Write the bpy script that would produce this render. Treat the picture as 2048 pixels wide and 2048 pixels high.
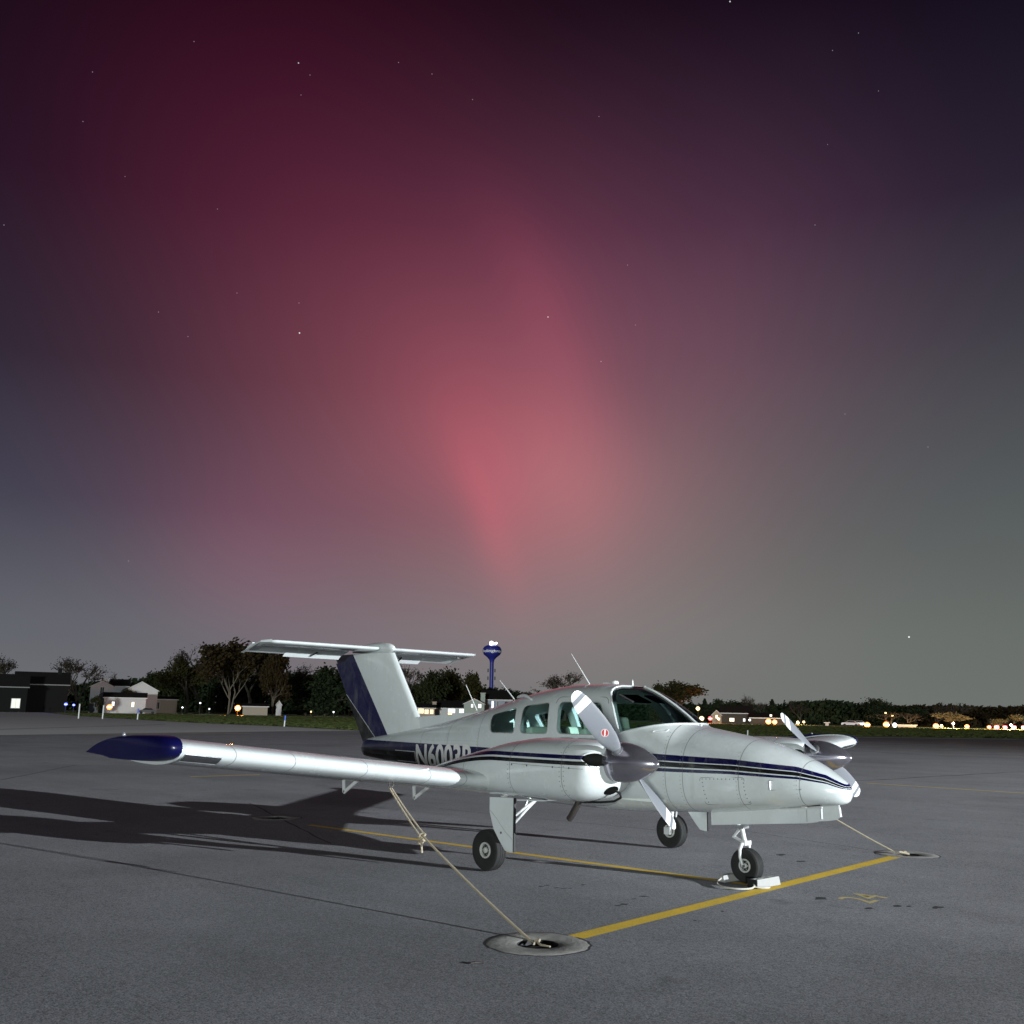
import bpy, bmesh, math, random
import numpy as np
from mathutils import Vector, Matrix
random.seed(7)
for o in list(bpy.data.objects): bpy.data.objects.remove(o)
S = bpy.context.scene
COL = S.collection
R = math.radians

# ------------------------------------------------------------------ camera
CAMP = Vector((8.626, -9.489, 1.708)); YAW, PITCH, ROLL, FPX = R(136.782), R(11.3065), R(1.0266), 2013.3
fwd = Vector((math.cos(PITCH)*math.cos(YAW), math.cos(PITCH)*math.sin(YAW), math.sin(PITCH)))
rt = Vector((math.sin(YAW), -math.cos(YAW), 0)); up = rt.cross(fwd)
rt2 = math.cos(ROLL)*rt + math.sin(ROLL)*up; up2 = -math.sin(ROLL)*rt + math.cos(ROLL)*up
cd = bpy.data.cameras.new('camera'); cam = bpy.data.objects.new('camera', cd); COL.objects.link(cam)
cd.sensor_fit = 'HORIZONTAL'; cd.sensor_width = 36; cd.lens = 36*FPX/2048
cd.clip_start = .1; cd.clip_end = 6000
m3 = Matrix((rt2, up2, -fwd)).transposed()
cam.matrix_world = Matrix.Translation(CAMP) @ m3.to_4x4()
S.camera = cam

def azel(px, py):
    d = rt2*((px-1024)/FPX) + up2*((1024-py)/FPX) + fwd; d.normalize()
    return d
def at(px, dist, z=0.0):
    """ground point that lies dist metres from the camera on the bearing of photo column px"""
    d = azel(px, 1425); h = Vector((d.x, d.y, 0)).normalized()
    p = CAMP + h*dist; p.z = z; return p
def zat(px, py, dist):
    d = azel(px, py); return CAMP.z + dist*d.z/math.hypot(d.x, d.y)
def gp(px, py):
    d = azel(px, py); t = -CAMP.z/d.z; p = CAMP + d*t; return (p.x, p.y)

# ------------------------------------------------------------------ node helpers
class NT:
    def __init__(s, nt): s.nt = nt; nt.nodes.clear()
    def n(s, t, **kw):
        nd = s.nt.nodes.new(t)
        for k, v in kw.items(): setattr(nd, k, v)
        return nd
    def link(s, a, b): s.nt.links.new(a, b)
    def set(s, sock, v):
        if hasattr(v, 'is_output') or isinstance(v, bpy.types.NodeSocket): s.link(v, sock)
        else: sock.default_value = v
    def m(s, op, a, b=0.0, c=None, clamp=False):
        nd = s.n('ShaderNodeMath', operation=op, use_clamp=clamp)
        s.set(nd.inputs[0], a); s.set(nd.inputs[1], b)
        if c is not None: s.set(nd.inputs[2], c)
        return nd.outputs[0]
    def mix(s, f, a, b):
        nd = s.n('ShaderNodeMix', data_type='RGBA')
        s.set(nd.inputs[0], f); s.set(nd.inputs[6], a); s.set(nd.inputs[7], b)
        return nd.outputs[2]
    def madd(s, f, a, b):   # a + f*b  (colours)
        nd = s.n('ShaderNodeMix', data_type='RGBA', blend_type='ADD')
        s.set(nd.inputs[0], f); s.set(nd.inputs[6], a); s.set(nd.inputs[7], b)
        return nd.outputs[2]
    def noise(s, vec, scale, detail=4, rough=.55):
        nd = s.n('ShaderNodeTexNoise'); nd.inputs['Scale'].default_value = scale
        nd.inputs['Detail'].default_value = detail; nd.inputs['Roughness'].default_value = rough
        s.link(vec, nd.inputs['Vector']); return nd.outputs[0]
    def ramp(s, fac, stops, interp='LINEAR'):
        nd = s.n('ShaderNodeValToRGB'); cr = nd.color_ramp; cr.interpolation = interp
        while len(cr.elements) < len(stops): cr.elements.new(.5)
        for e, (p, c) in zip(cr.elements, stops):
            e.position = p; e.color = (c, c, c, 1) if not hasattr(c, '__len__') else (*c[:3], 1)
        s.link(fac, nd.inputs[0]); return nd.outputs[0]
    def between(s, v, a, b):
        return s.m('MULTIPLY', s.m('GREATER_THAN', v, a), s.m('LESS_THAN', v, b))
    def sstep(s, v, a, b):
        nd = s.n('ShaderNodeMapRange', interpolation_type='SMOOTHSTEP')
        s.set(nd.inputs[0], v); nd.inputs[1].default_value = a; nd.inputs[2].default_value = b
        return nd.outputs[0]

# ------------------------------------------------------------------ sky: night glow, aurora and stars (by direction)
W = bpy.data.worlds.new('World'); S.world = W; W.use_nodes = True
t = NT(W.node_tree)
vec = t.n('ShaderNodeTexCoord').outputs['Generated']
sep = t.n('ShaderNodeSeparateXYZ'); t.link(vec, sep.inputs[0])
el = t.m('MULTIPLY', t.m('ARCSINE', sep.outputs[2]), 57.29578)
cy, sy = math.cos(YAW), math.sin(YAW)
fx = t.m('ADD', t.m('MULTIPLY', sep.outputs[0], cy), t.m('MULTIPLY', sep.outputs[1], sy))
rx = t.m('ADD', t.m('MULTIPLY', sep.outputs[0], sy), t.m('MULTIPLY', sep.outputs[1], -cy))
az = t.m('MULTIPLY', t.m('ARCTAN2', rx, fx), 57.29578)      # degrees right of the camera heading
def s2l(c): return tuple(((v/255+.055)/1.055)**2.4 if v > 10 else v/255/12.92 for v in c)
elr = t.m('DIVIDE', el, 90.0, clamp=True)
base_l = t.ramp(elr, [(0, s2l((108,110,114))), (.05, s2l((96,99,107))), (.12, s2l((62,65,80))), (.20, s2l((37,38,52))), (.30, s2l((26,18,34))), (.42, s2l((17,8,18))), (1, s2l((6,4,9)))])
base_r = t.ramp(elr, [(0, s2l((110,114,111))), (.05, s2l((102,108,104))), (.13, s2l((82,89,90))), (.22, s2l((58,60,67))), (.30, s2l((36,31,46))), (.42, s2l((12,6,20))), (1, s2l((6,4,9)))])
lr = t.sstep(az, -22.0, 22.0)
base = t.mix(lr, base_l, base_r)
wn = t.noise(vec, 2.2, 3); wn = t.m('MULTIPLY', t.m('SUBTRACT', wn, .5), 6.0)
azw = t.m('ADD', az, wn); elw = t.m('ADD', el, t.m('MULTIPLY', wn, .6))
def gauss(a0, e0, sa, se, skew=0.0, soft=2.0):
    da = t.m('SUBTRACT', azw, a0); de = t.m('SUBTRACT', elw, e0)
    da = t.m('SUBTRACT', da, t.m('MULTIPLY', de, skew))
    q = t.m('ADD', t.m('POWER', t.m('ABSOLUTE', t.m('DIVIDE', da, sa)), soft), t.m('POWER', t.m('ABSOLUTE', t.m('DIVIDE', de, se)), 2.0))
    return t.m('EXPONENT', t.m('MULTIPLY', q, -1.0))
sky = base
AUR = [ # az, el, sigma az, sigma el, skew, rgb (linear)
 (-3.0, 15.0, 15.0, 9.8, -.05, (.155, .030, .036)),
 (-3.5, 24.0, 18.0, 10.0, -.10, (.060, .010, .018)),
 (-15.0, 31.0, 12.0, 9.0, .0, (.022, .000, .005)),
 (10.0, 22.0, 15.0, 11.0, .0, (.030, .014, .028)),
 (-1.0, 14.0, 6.0, 6.5, -.18, (.105, .011, .014)),
 (2.0, 22.0, 2.4, 6.5, -.44, (.048, .006, .010)),
 (2.8, 13.0, 3.4, 5.2, -.15, (.085, .017, .017)),
 (6.5, 11.0, 8.0, 6.0, .0, (.050, .030, .026)),
 (-14.0, 8.5, 5.5, 4.5, -.2, (.044, .004, .014)),
 (3.0, 4.0, 16.0, 4.5, .0, (.036, .035, .035)),
]
for a0, e0, sa, se, sk, c in AUR:
    sky = t.madd(gauss(a0, e0, sa, se, sk), sky, (*c, 1))
# narrow ray low in the middle
ray = gauss(-1.7, 11.0, 1.5, 4.6, -.34)
sky = t.madd(ray, sky, (.115, .006, .011, 1))
ray = gauss(-.4, 13.2, 1.0, 4.0, -.40)
sky = t.madd(ray, sky, (.030, .000, .002, 1))
STARS = [(599,666,1.1),(597,126,.7),(1096,634,.8),(1202,723,.4),(1818,1274,1.3),(1460,3,.9),(317,624,.25),(945,199,.2),(474,586,.22),(1717,66,.22),(1630,450,.22),(1690,828,.2),(1198,233,.2),(1255,530,.22),(376,673,.2),(8,450,.25),(166,243,.2),(185,144,.2),(797,125,.2),(864,148,.2),(598,606,.25),(620,150,.2),(1665,101,.2),(1856,894,.2),(435,418,.18),(1271,650,.18),(388,83,.2),(602,190,.18),(1757,182,.18),(250,353,.15),(1655,289,.18),(257,1122,.2)]
for px, py, b in STARS:
    d = azel(px, py)
    nd = t.n('ShaderNodeVectorMath', operation='DISTANCE'); t.link(vec, nd.inputs[0]); nd.inputs[1].default_value = d
    f = t.m('MULTIPLY', t.m('LESS_THAN', nd.outputs['Value'], .00034 + .00032*b), .60*b + .08)
    sky = t.madd(f, sky, (.95, .97, 1, 1))
W.cycles.sampling_method = 'MANUAL'; W.cycles.sample_map_resolution = 512
bg = t.n('ShaderNodeBackground'); t.link(sky, bg.inputs[0]); bg.inputs[1].default_value = 1.0
wo = t.n('ShaderNodeOutputWorld'); t.link(bg.outputs[0], wo.inputs[0])

# ------------------------------------------------------------------ lights: low sun lamp standing in for an unseen camera-side light and the apron floodlight
sd = bpy.data.lights.new('sun', 'SUN'); sun = bpy.data.objects.new('sun', sd); COL.objects.link(sun)
SUN_AZ, SUN_EL = R(-52), R(2.3)          # seen from the aircraft: from the camera side
sdir = Vector((math.cos(SUN_EL)*math.cos(SUN_AZ), math.cos(SUN_EL)*math.sin(SUN_AZ), math.sin(SUN_EL)))
sun.rotation_euler = sdir.to_track_quat('Z', 'Y').to_euler()
sd.energy = 2.2; sd.angle = R(4); sd.color = (.92, 1.0, .97)
FLOOD = Vector((87.0, 22.5, 13.3)); FLOOD_W = 1020000.0

S.view_settings.view_transform = 'Standard'; S.view_settings.look = 'None'
S.view_settings.exposure = 0; S.view_settings.gamma = 1
S.render.engine = 'CYCLES'
S.cycles.max_bounces = 8; S.cycles.transparent_max_bounces = 12

# ------------------------------------------------------------------ materials
MATS = {}
def mat(name, col, rough=.6, metal=0.0, spec=.5, var=.0, vscale=6.0, bump=0.0, bscale=40.0, coat=0.0, emit=None, es=0.0, fn=None):
    if name in MATS: return MATS[name]
    m = bpy.data.materials.new(name); m.use_nodes = True; k = NT(m.node_tree)
    p = k.n('ShaderNodeBsdfPrincipled'); o = k.n('ShaderNodeOutputMaterial'); k.link(p.outputs[0], o.inputs[0])
    oc = k.n('ShaderNodeTexCoord').outputs['Object']
    c = (*col, 1)
    if var:
        nv = k.noise(oc, vscale, 5, .6)
        nv = k.m('ADD', 1 - var, k.m('MULTIPLY', nv, 2*var))
        nd = k.n('ShaderNodeMix', data_type='RGBA', blend_type='MULTIPLY'); nd.inputs[0].default_value = 1
        nd.inputs[6].default_value = c; k.link(nv, nd.inputs[7]); c = nd.outputs[2]
    k.set(p.inputs['Base Color'], c)
    p.inputs['Roughness'].default_value = rough; p.inputs['Metallic'].default_value = metal
    p.inputs['Specular IOR Level'].default_value = spec; p.inputs['Coat Weight'].default_value = coat
    p.inputs['Coat Roughness'].default_value = .12
    if bump:
        b = k.n('ShaderNodeBump'); b.inputs['Strength'].default_value = bump; b.inputs['Distance'].default_value = .02
        k.link(k.noise(oc, bscale, 4), b.inputs['Height']); k.link(b.outputs[0], p.inputs['Normal'])
    if emit:
        p.inputs['Emission Color'].default_value = (*emit, 1); p.inputs['Emission Strength'].default_value = es
    if fn: fn(k, p, oc)
    MATS[name] = m; return m

WHITE = (.53, .565, .57); NAVY = (.003, .003, .040); BLACK = (.004, .004, .0045)
def dirt(k, oc, c, amt=.16):
    n1 = k.noise(oc, 2.3, 6, .65); n2 = k.noise(oc, 14, 4, .6)
    f = k.m('MULTIPLY', k.sstep(k.m('ADD', k.m('MULTIPLY', n1, .7), k.m('MULTIPLY', n2, .3)), .44, .70), amt)
    mp = k.n('ShaderNodeMapping'); k.link(oc, mp.inputs[0]); mp.inputs['Scale'].default_value = (9, 9, .8)
    n3 = k.noise(mp.outputs[0], 1.0, 4, .6)
    f = k.m('MAXIMUM', f, k.m('MULTIPLY', k.sstep(n3, .56, .76), amt*1.3))
    return k.mix(f, c, (.27, .26, .22, 1))
def paint_common(k, p, oc, c, seams=(), axis=0):
    c = dirt(k, oc, c)
    sp = k.n('ShaderNodeSeparateXYZ'); k.link(oc, sp.inputs[0])
    for s in seams:
        d = k.m('ABSOLUTE', k.m('SUBTRACT', sp.outputs[axis], s))
        c = k.mix(k.m('MULTIPLY', k.m('LESS_THAN', d, .0045), .6), c, (.08, .08, .08, 1))
    k.link(c, p.inputs['Base Color'])
    wv = k.noise(oc, 2.6, 2, .4)
    b = k.n('ShaderNodeBump'); b.inputs['Strength'].default_value = .45; b.inputs['Distance'].default_value = .016
    k.link(wv, b.inputs['Height']); k.link(b.outputs[0], p.inputs['Normal'])
    k.link(k.m('ADD', .14, k.m('MULTIPLY', k.noise(oc, 6, 5, .7), .22)), p.inputs['Roughness'])
def fn_fus(k, p, oc):
    sp = k.n('ShaderNodeSeparateXYZ'); k.link(oc, sp.inputs[0]); x, y, z = sp.outputs
    xr = k.m('DIVIDE', k.m('ADD', x, 5.0), 10.0)
    def X(v): return (v+5.0)/10.0
    top = k.ramp(xr, [(X(-5), .63), (X(-3.4), .632), (X(-1.7), .647), (X(1.41), .651), (X(2.40), .640), (X(3.03), .616), (X(3.28), .581), (X(3.47), .531)])
    bot = k.ramp(xr, [(X(-5), .40), (X(-3.4), .43), (X(-1.7), .50), (X(1.41), .557), (X(2.40), .5645), (X(3.08), .5555), (X(3.31), .540), (X(3.47), .512)])
    z2 = k.m('MULTIPLY', z, .5)
    s = k.m('DIVIDE', k.m('SUBTRACT', z2, bot), k.m('SUBTRACT', top, bot))
    w = (*WHITE, 1)
    st = k.ramp(k.m('DIVIDE', k.m('ADD', s, 1.0), 3.0), [(0, WHITE), (.3333, NAVY), (.40, WHITE), (.4267, BLACK), (.5267, WHITE), (.5467, NAVY), (.6667, WHITE)], 'CONSTANT')
    # aft band: navy over black, thin white pin lines round the registration
    aft = k.mix(k.between(z, .0, 1.268), w, (*NAVY, 1))
    aft = k.mix(k.m('LESS_THAN', z, 1.145), aft, (*BLACK, 1))
    pin = k.m('MULTIPLY', k.between(x, -3.66, -3.10), k.m('ADD', k.between(z, 1.140, 1.150), k.between(z, .990, 1.0), clamp=True))
    pin = k.m('ADD', pin, k.m('MULTIPLY', k.between(x, -3.10, -3.086), k.between(z, .99, 1.15)), clamp=True)
    pin = k.m('ADD', pin, k.m('MULTIPLY', k.between(x, -1.56, -.6), k.between(z, 1.140, 1.150)), clamp=True)
    aft = k.mix(pin, aft, (.5, .5, .5, 1))
    c = k.mix(k.m('GREATER_THAN', x, .4), aft, st)
    p.inputs['Roughness'].default_value = .26
    paint_common(k, p, oc, c, (1.61, 1.83, 2.48, 3.085, -1.52, -2.25, -2.95))
def fn_fin(k, p, oc):
    sp = k.n('ShaderNodeSeparateXYZ'); k.link(oc, sp.inputs[0]); x, y, z = sp.outputs
    # line A white/navy : (-5.108,2.586) -> (-3.993,1.276); line B navy/black : (-5.27,1.93) -> (-4.32,1.22)
    def xl(p0, p1):
        kx = (p1[0]-p0[0])/(p1[1]-p0[1]); return k.m('ADD', p0[0]-kx*p0[1], k.m('MULTIPLY', z, kx))
    a = k.m('SUBTRACT', x, xl((-5.108, 2.586), (-4.02, 1.276)))
    b = k.m('SUBTRACT', x, xl((-5.275, 1.93), (-4.32, 1.22)))
    c = k.mix(k.m('LESS_THAN', a, 0.0), (*WHITE, 1), (*NAVY, 1))
    c = k.mix(k.m('LESS_THAN', b, 0.0), c, (*BLACK, 1))
    c = k.mix(k.m('LESS_THAN', k.m('ABSOLUTE', b), .008), c, (.55, .55, .55, 1))
    c = k.mix(k.m('LESS_THAN', z, 1.262), c, k.mix(k.m('LESS_THAN', k.m('ABSOLUTE', b), .008), (*NAVY, 1), (.55, .55, .55, 1)))
    p.inputs['Roughness'].default_value = .26
    paint_common(k, p, oc, c)
def fn_nac(k, p, oc):
    sp = k.n('ShaderNodeSeparateXYZ'); k.link(oc, sp.inputs[0]); x, y, z = sp.outputs
    drop = k.m('MULTIPLY', k.m('POWER', k.m('MAXIMUM', k.m('SUBTRACT', .7, x), 0.0), 1.6), .13)
    zz = k.m('ADD', z, drop)
    c = k.mix(k.between(zz, 1.284, 1.322), (*WHITE, 1), (*NAVY, 1))
    c = k.mix(k.between(zz, 1.228, 1.266), c, (*BLACK, 1))
    p.inputs['Roughness'].default_value = .26
    paint_common(k, p, oc, c, (.95, 1.66, .2))
def fn_white(k, p, oc):
    p.inputs['Roughness'].default_value = .26
    paint_common(k, p, oc, (*WHITE, 1))
def fn_wing(k, p, oc):
    p.inputs['Roughness'].default_value = .26
    paint_common(k, p, oc, (*WHITE, 1), (-5.1, 5.1, -4.51, 4.51, -3.72, 3.72, -2.95, 2.95, -2.48, 2.48), 1)
def fn_blade(k, p, oc, decal=True):
    sp = k.n('ShaderNodeSeparateXYZ'); k.link(oc, sp.inputs[0]); x, y, z = sp.outputs
    w = k.m('ADD', k.between(z, .785, .875), k.m('GREATER_THAN', z, .925), clamp=True)
    c = k.mix(w, (.15, .16, .18, 1), (.62, .62, .62, 1))
    q = k.m('ADD', k.m('POWER', k.m('DIVIDE', k.m('ADD', y, .0), .030), 2.0), k.m('POWER', k.m('DIVIDE', k.m('SUBTRACT', z, .43), .045), 2.0))
    if decal: c = k.mix(k.m('LESS_THAN', q, .72), k.mix(k.m('LESS_THAN', q, 1.0), c, (.45, .40, .40, 1)), (.30, .03, .03, 1))
    if not decal: k.link(dirt(k, oc, c, .3), p.inputs['Base Color']); return
    sl = k.m('ABSOLUTE', k.m('SUBTRACT', k.m('MULTIPLY', y, 1.6), k.m('SUBTRACT', z, .43)))
    c = k.mix(k.m('MULTIPLY', k.m('LESS_THAN', q, .6), k.m('LESS_THAN', sl, .010)), c, (.6, .55, .55, 1))
    k.link(dirt(k, oc, c, .3), p.inputs['Base Color'])
M_fus = mat('aircraft_paint_fuselage', WHITE, .34, coat=.9, fn=fn_fus)
M_fin = mat('aircraft_paint_fin', WHITE, .34, coat=.9, fn=fn_fin)
M_nac = mat('aircraft_paint_nacelle', WHITE, .34, coat=.9, fn=fn_nac)
M_wht = mat('aircraft_paint_white', WHITE, .36, coat=.9, fn=fn_white)
M_wing = mat('aircraft_paint_wing', WHITE, .36, coat=.9, fn=fn_wing)
M_navy = mat('aircraft_paint_navy', NAVY, .3, spec=.3, coat=.25, var=.1)
M_black = mat('black_trim', BLACK, .6, var=.2)
M_blade = mat('propeller_blade_decal', (.2, .2, .2), .42, fn=fn_blade); M_blade0 = mat('propeller_blade', (.2, .2, .2), .42, fn=lambda k, p, oc: fn_blade(k, p, oc, False))
M_spin = mat('polished_spinner', (.46, .44, .50), .20, metal=.9, var=.25, vscale=9)
M_metal = mat('bare_metal', (.62, .63, .65), .3, metal=.9, var=.15, vscale=30)
M_gear = mat('gear_white_enamel', (.48, .49, .49), .4, var=.12, vscale=20)
M_dark = mat('dark_cavity', (.012, .012, .012), .8)
M_exh = mat('exhaust_steel', (.05, .042, .038), .55, metal=.5, var=.4, vscale=25)
def fn_tyre(k, p, oc):
    n = k.noise(oc, 18, 5); k.link(k.mix(n, (.004, .004, .0045, 1), (.012, .012, .012, 1)), p.inputs['Base Color'])
M_tyre = mat('tyre_rubber', (.016, .016, .017), .85, fn=fn_tyre)
M_rim = mat('rim_enamel', (.38, .38, .36), .5, var=.25, vscale=25)
M_lens = mat('landing_light_lens', (.10, .10, .11), .12, metal=.6, var=.5, vscale=22)
M_ltr = mat('registration_letter', (.56, .56, .56), .5, var=.12, vscale=14)
M_int = mat('cabin_lining', (.62, .66, .63), .8, var=.1)
M_seat = mat('seat_vinyl', (.42, .46, .38), .6, var=.15)
M_glare = mat('glareshield', (.006, .006, .006), .9)
M_rope = mat('rope', (.34, .29, .21), .9, var=.3, vscale=60, bump=.5, bscale=160)
M_wrope = mat('white_cotton_rope', (.36, .35, .31), .9, var=.2, vscale=60)
def glass_mat():
    m = bpy.data.materials.new('tinted_acrylic'); m.use_nodes = True; k = NT(m.node_tree)
    tr = k.n('ShaderNodeBsdfTransparent'); tr.inputs[0].default_value = (.76, .95, .94, 1)
    gl = k.n('ShaderNodeBsdfGlossy'); gl.inputs['Roughness'].default_value = .03
    fr = k.n('ShaderNodeFresnel'); fr.inputs[0].default_value = 1.45
    mx = k.n('ShaderNodeMixShader'); k.link(fr.outputs[0], mx.inputs[0]); k.link(tr.outputs[0], mx.inputs[1]); k.link(gl.outputs[0], mx.inputs[2])
    o = k.n('ShaderNodeOutputMaterial'); k.link(mx.outputs[0], o.inputs[0]); return m
M_glass = glass_mat()

# ------------------------------------------------------------------ mesh helpers
class MB:
    def __init__(s): s.v = []; s.f = []; s.mi = []
    def add(s, vs, fs, mi=0):
        o = len(s.v); s.v += [tuple(v) for v in vs]; s.f += [tuple(i+o for i in f) for f in fs]; s.mi += [mi]*len(fs)
        return s
    def box(s, c, d, rot=None, mi=0):
        c = Vector(c); vs = []
        for dx in (-.5, .5):
            for dy in (-.5, .5):
                for dz in (-.5, .5):
                    v = Vector((dx*d[0], dy*d[1], dz*d[2]))
                    if rot is not None: v = rot @ v
                    vs.append(c+v)
        return s.add(vs, [(0,1,3,2),(4,6,7,5),(0,4,5,1),(2,3,7,6),(0,2,6,4),(1,5,7,3)], mi)
    def rings(s, rings, cap=True, closed=False, mi=0):
        n = len(rings[0]); vs = [p for r in rings for p in r]; fs = []
        K = len(rings)
        for i in range(K if closed else K-1):
            a = i*n; b = ((i+1) % K)*n
            for j in range(n): fs.append((a+j, a+(j+1) % n, b+(j+1) % n, b+j))
        if cap and not closed: fs.append(tuple(range(n-1, -1, -1))); fs.append(tuple((K-1)*n+j for j in range(n)))
        return s.add(vs, fs, mi)
    def tube(s, pts, rad, n=8, cap=True, mi=0):
        pts = [Vector(p) for p in pts]; rs = []
        if not hasattr(rad, '__len__'): rad = [rad]*len(pts)
        prev = None
        for i, p in enumerate(pts):
            d = (pts[min(i+1, len(pts)-1)] - pts[max(i-1, 0)]).normalized()
            if prev is None:
                u = d.orthogonal().normalized()
            else:
                u = (prev - d*prev.dot(d)); u = u.normalized() if u.length > 1e-6 else d.orthogonal().normalized()
            prev = u; w = d.cross(u)
            rs.append([p + (u*math.cos(2*math.pi*j/n) + w*math.sin(2*math.pi*j/n))*rad[i] for j in range(n)])
        return s.rings(rs, cap, mi=mi)
    def prism(s, poly, mapf, t0, t1, mi=0):
        a = [mapf(u, v, t0) for u, v in poly]; b = [mapf(u, v, t1) for u, v in poly]
        return s.rings([a, b], True, mi=mi)
    def lathe(s, prof, o=(0,0,0), axis='z', n=24, mi=0):
        o = Vector(o); rs = []
        for r, h in prof:
            ring = []
            for j in range(n):
                a = 2*math.pi*j/n; c, q = r*math.cos(a), r*math.sin(a)
                ring.append(o + (Vector((c, q, h)) if axis == 'z' else Vector((h, c, q)) if axis == 'x' else Vector((q, h, c))))
            rs.append(ring)
        return s.rings(rs, True, mi=mi)
    def mesh(s, name, mats, smooth=None):
        me = bpy.data.meshes.new(name); me.from_pydata(s.v, [], s.f)
        if not hasattr(mats, '__len__'): mats = [mats]
        for m in mats: me.materials.append(m)
        if len(mats) > 1: me.polygons.foreach_set('material_index', s.mi)
        bm = bmesh.new(); bm.from_mesh(me); bmesh.ops.recalc_face_normals(bm, faces=bm.faces); bm.to_mesh(me); bm.free()
        if smooth is not None: smooth_mesh(me, smooth)
        return me
    def build(s, name, mats, parent=None, smooth=None, loc=None, rot=None):
        return link(name, s.mesh(name, mats, smooth), parent, loc, rot)
def smooth_mesh(me, ang=35):
    me.polygons.foreach_set('use_smooth', [True]*len(me.polygons)); me.set_sharp_from_angle(angle=R(ang))
def link(name, me, parent=None, loc=None, rot=None):
    o = bpy.data.objects.new(name, me); COL.objects.link(o)
    if parent is not None: o.parent = parent
    if loc is not None: o.location = loc
    if rot is not None: o.rotation_euler = rot
    return o
def tag(o, label, cat, group=None):
    o['label'] = label; o['category'] = cat
    if group: o['group'] = group
    return o
def thing(name, label, cat, loc=(0,0,0), rz=0.0, group=None):
    o = bpy.data.objects.new(name, None); COL.objects.link(o); o.location = loc; o.rotation_euler = (0, 0, rz)
    o.empty_display_size = .2
    return tag(o, label, cat, group)
def structure(o): o['kind'] = 'structure'; return o
def stuff(o): o['kind'] = 'stuff'; return o
def copy_tree(o, parent=None):
    c = o.copy(); COL.objects.link(c)
    if parent is not None: c.parent = parent
    for ch in [q for q in bpy.data.objects if q.parent == o]: copy_tree(ch, c)
    return c
def boolean(me, cutters, op):
    """returns me op cutters as a new mesh"""
    a = bpy.data.objects.new('tmp', me); COL.objects.link(a); tmp = [a]
    for c in cutters:
        b = bpy.data.objects.new('tmpc', c); COL.objects.link(b); tmp.append(b)
        md = a.modifiers.new('b', 'BOOLEAN'); md.operation = op; md.object = b; md.solver = 'EXACT'
    dg = bpy.context.evaluated_depsgraph_get(); dg.update()
    out = bpy.data.meshes.new_from_object(a.evaluated_get(dg))
    for q in tmp: bpy.data.objects.remove(q)
    return out
def remat(me, mats):
    n = len(me.polygons); idx = [0]*n; me.polygons.foreach_get('material_index', idx)
    old = [m.name if m else '' for m in me.materials]; names = [m.name for m in mats]
    me.materials.clear()
    for m in mats: me.materials.append(m)
    me.polygons.foreach_set('material_index', [names.index(old[i]) if i < len(old) and old[i] in names else min(i, len(mats)-1) for i in idx])
def pchip(xs, ys, x):
    xs = list(xs); ys = list(ys)
    if xs[0] > xs[-1]: xs = xs[::-1]; ys = ys[::-1]
    n = len(xs); h = [xs[i+1]-xs[i] for i in range(n-1)]; d = [(ys[i+1]-ys[i])/h[i] for i in range(n-1)]
    m = [d[0]] + [0 if d[i-1]*d[i] <= 0 else 2*d[i-1]*d[i]/(d[i-1]+d[i]) for i in range(1, n-1)] + [d[-1]]
    if x <= xs[0]: return ys[0]
    if x >= xs[-1]: return ys[-1]
    i = max(j for j in range(n-1) if xs[j] <= x); q = (x-xs[i])/h[i]
    return ((2*q**3-3*q*q+1)*ys[i] + (q**3-2*q*q+q)*h[i]*m[i] + (-2*q**3+3*q*q)*ys[i+1] + (q**3-q*q)*h[i]*m[i+1])

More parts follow.
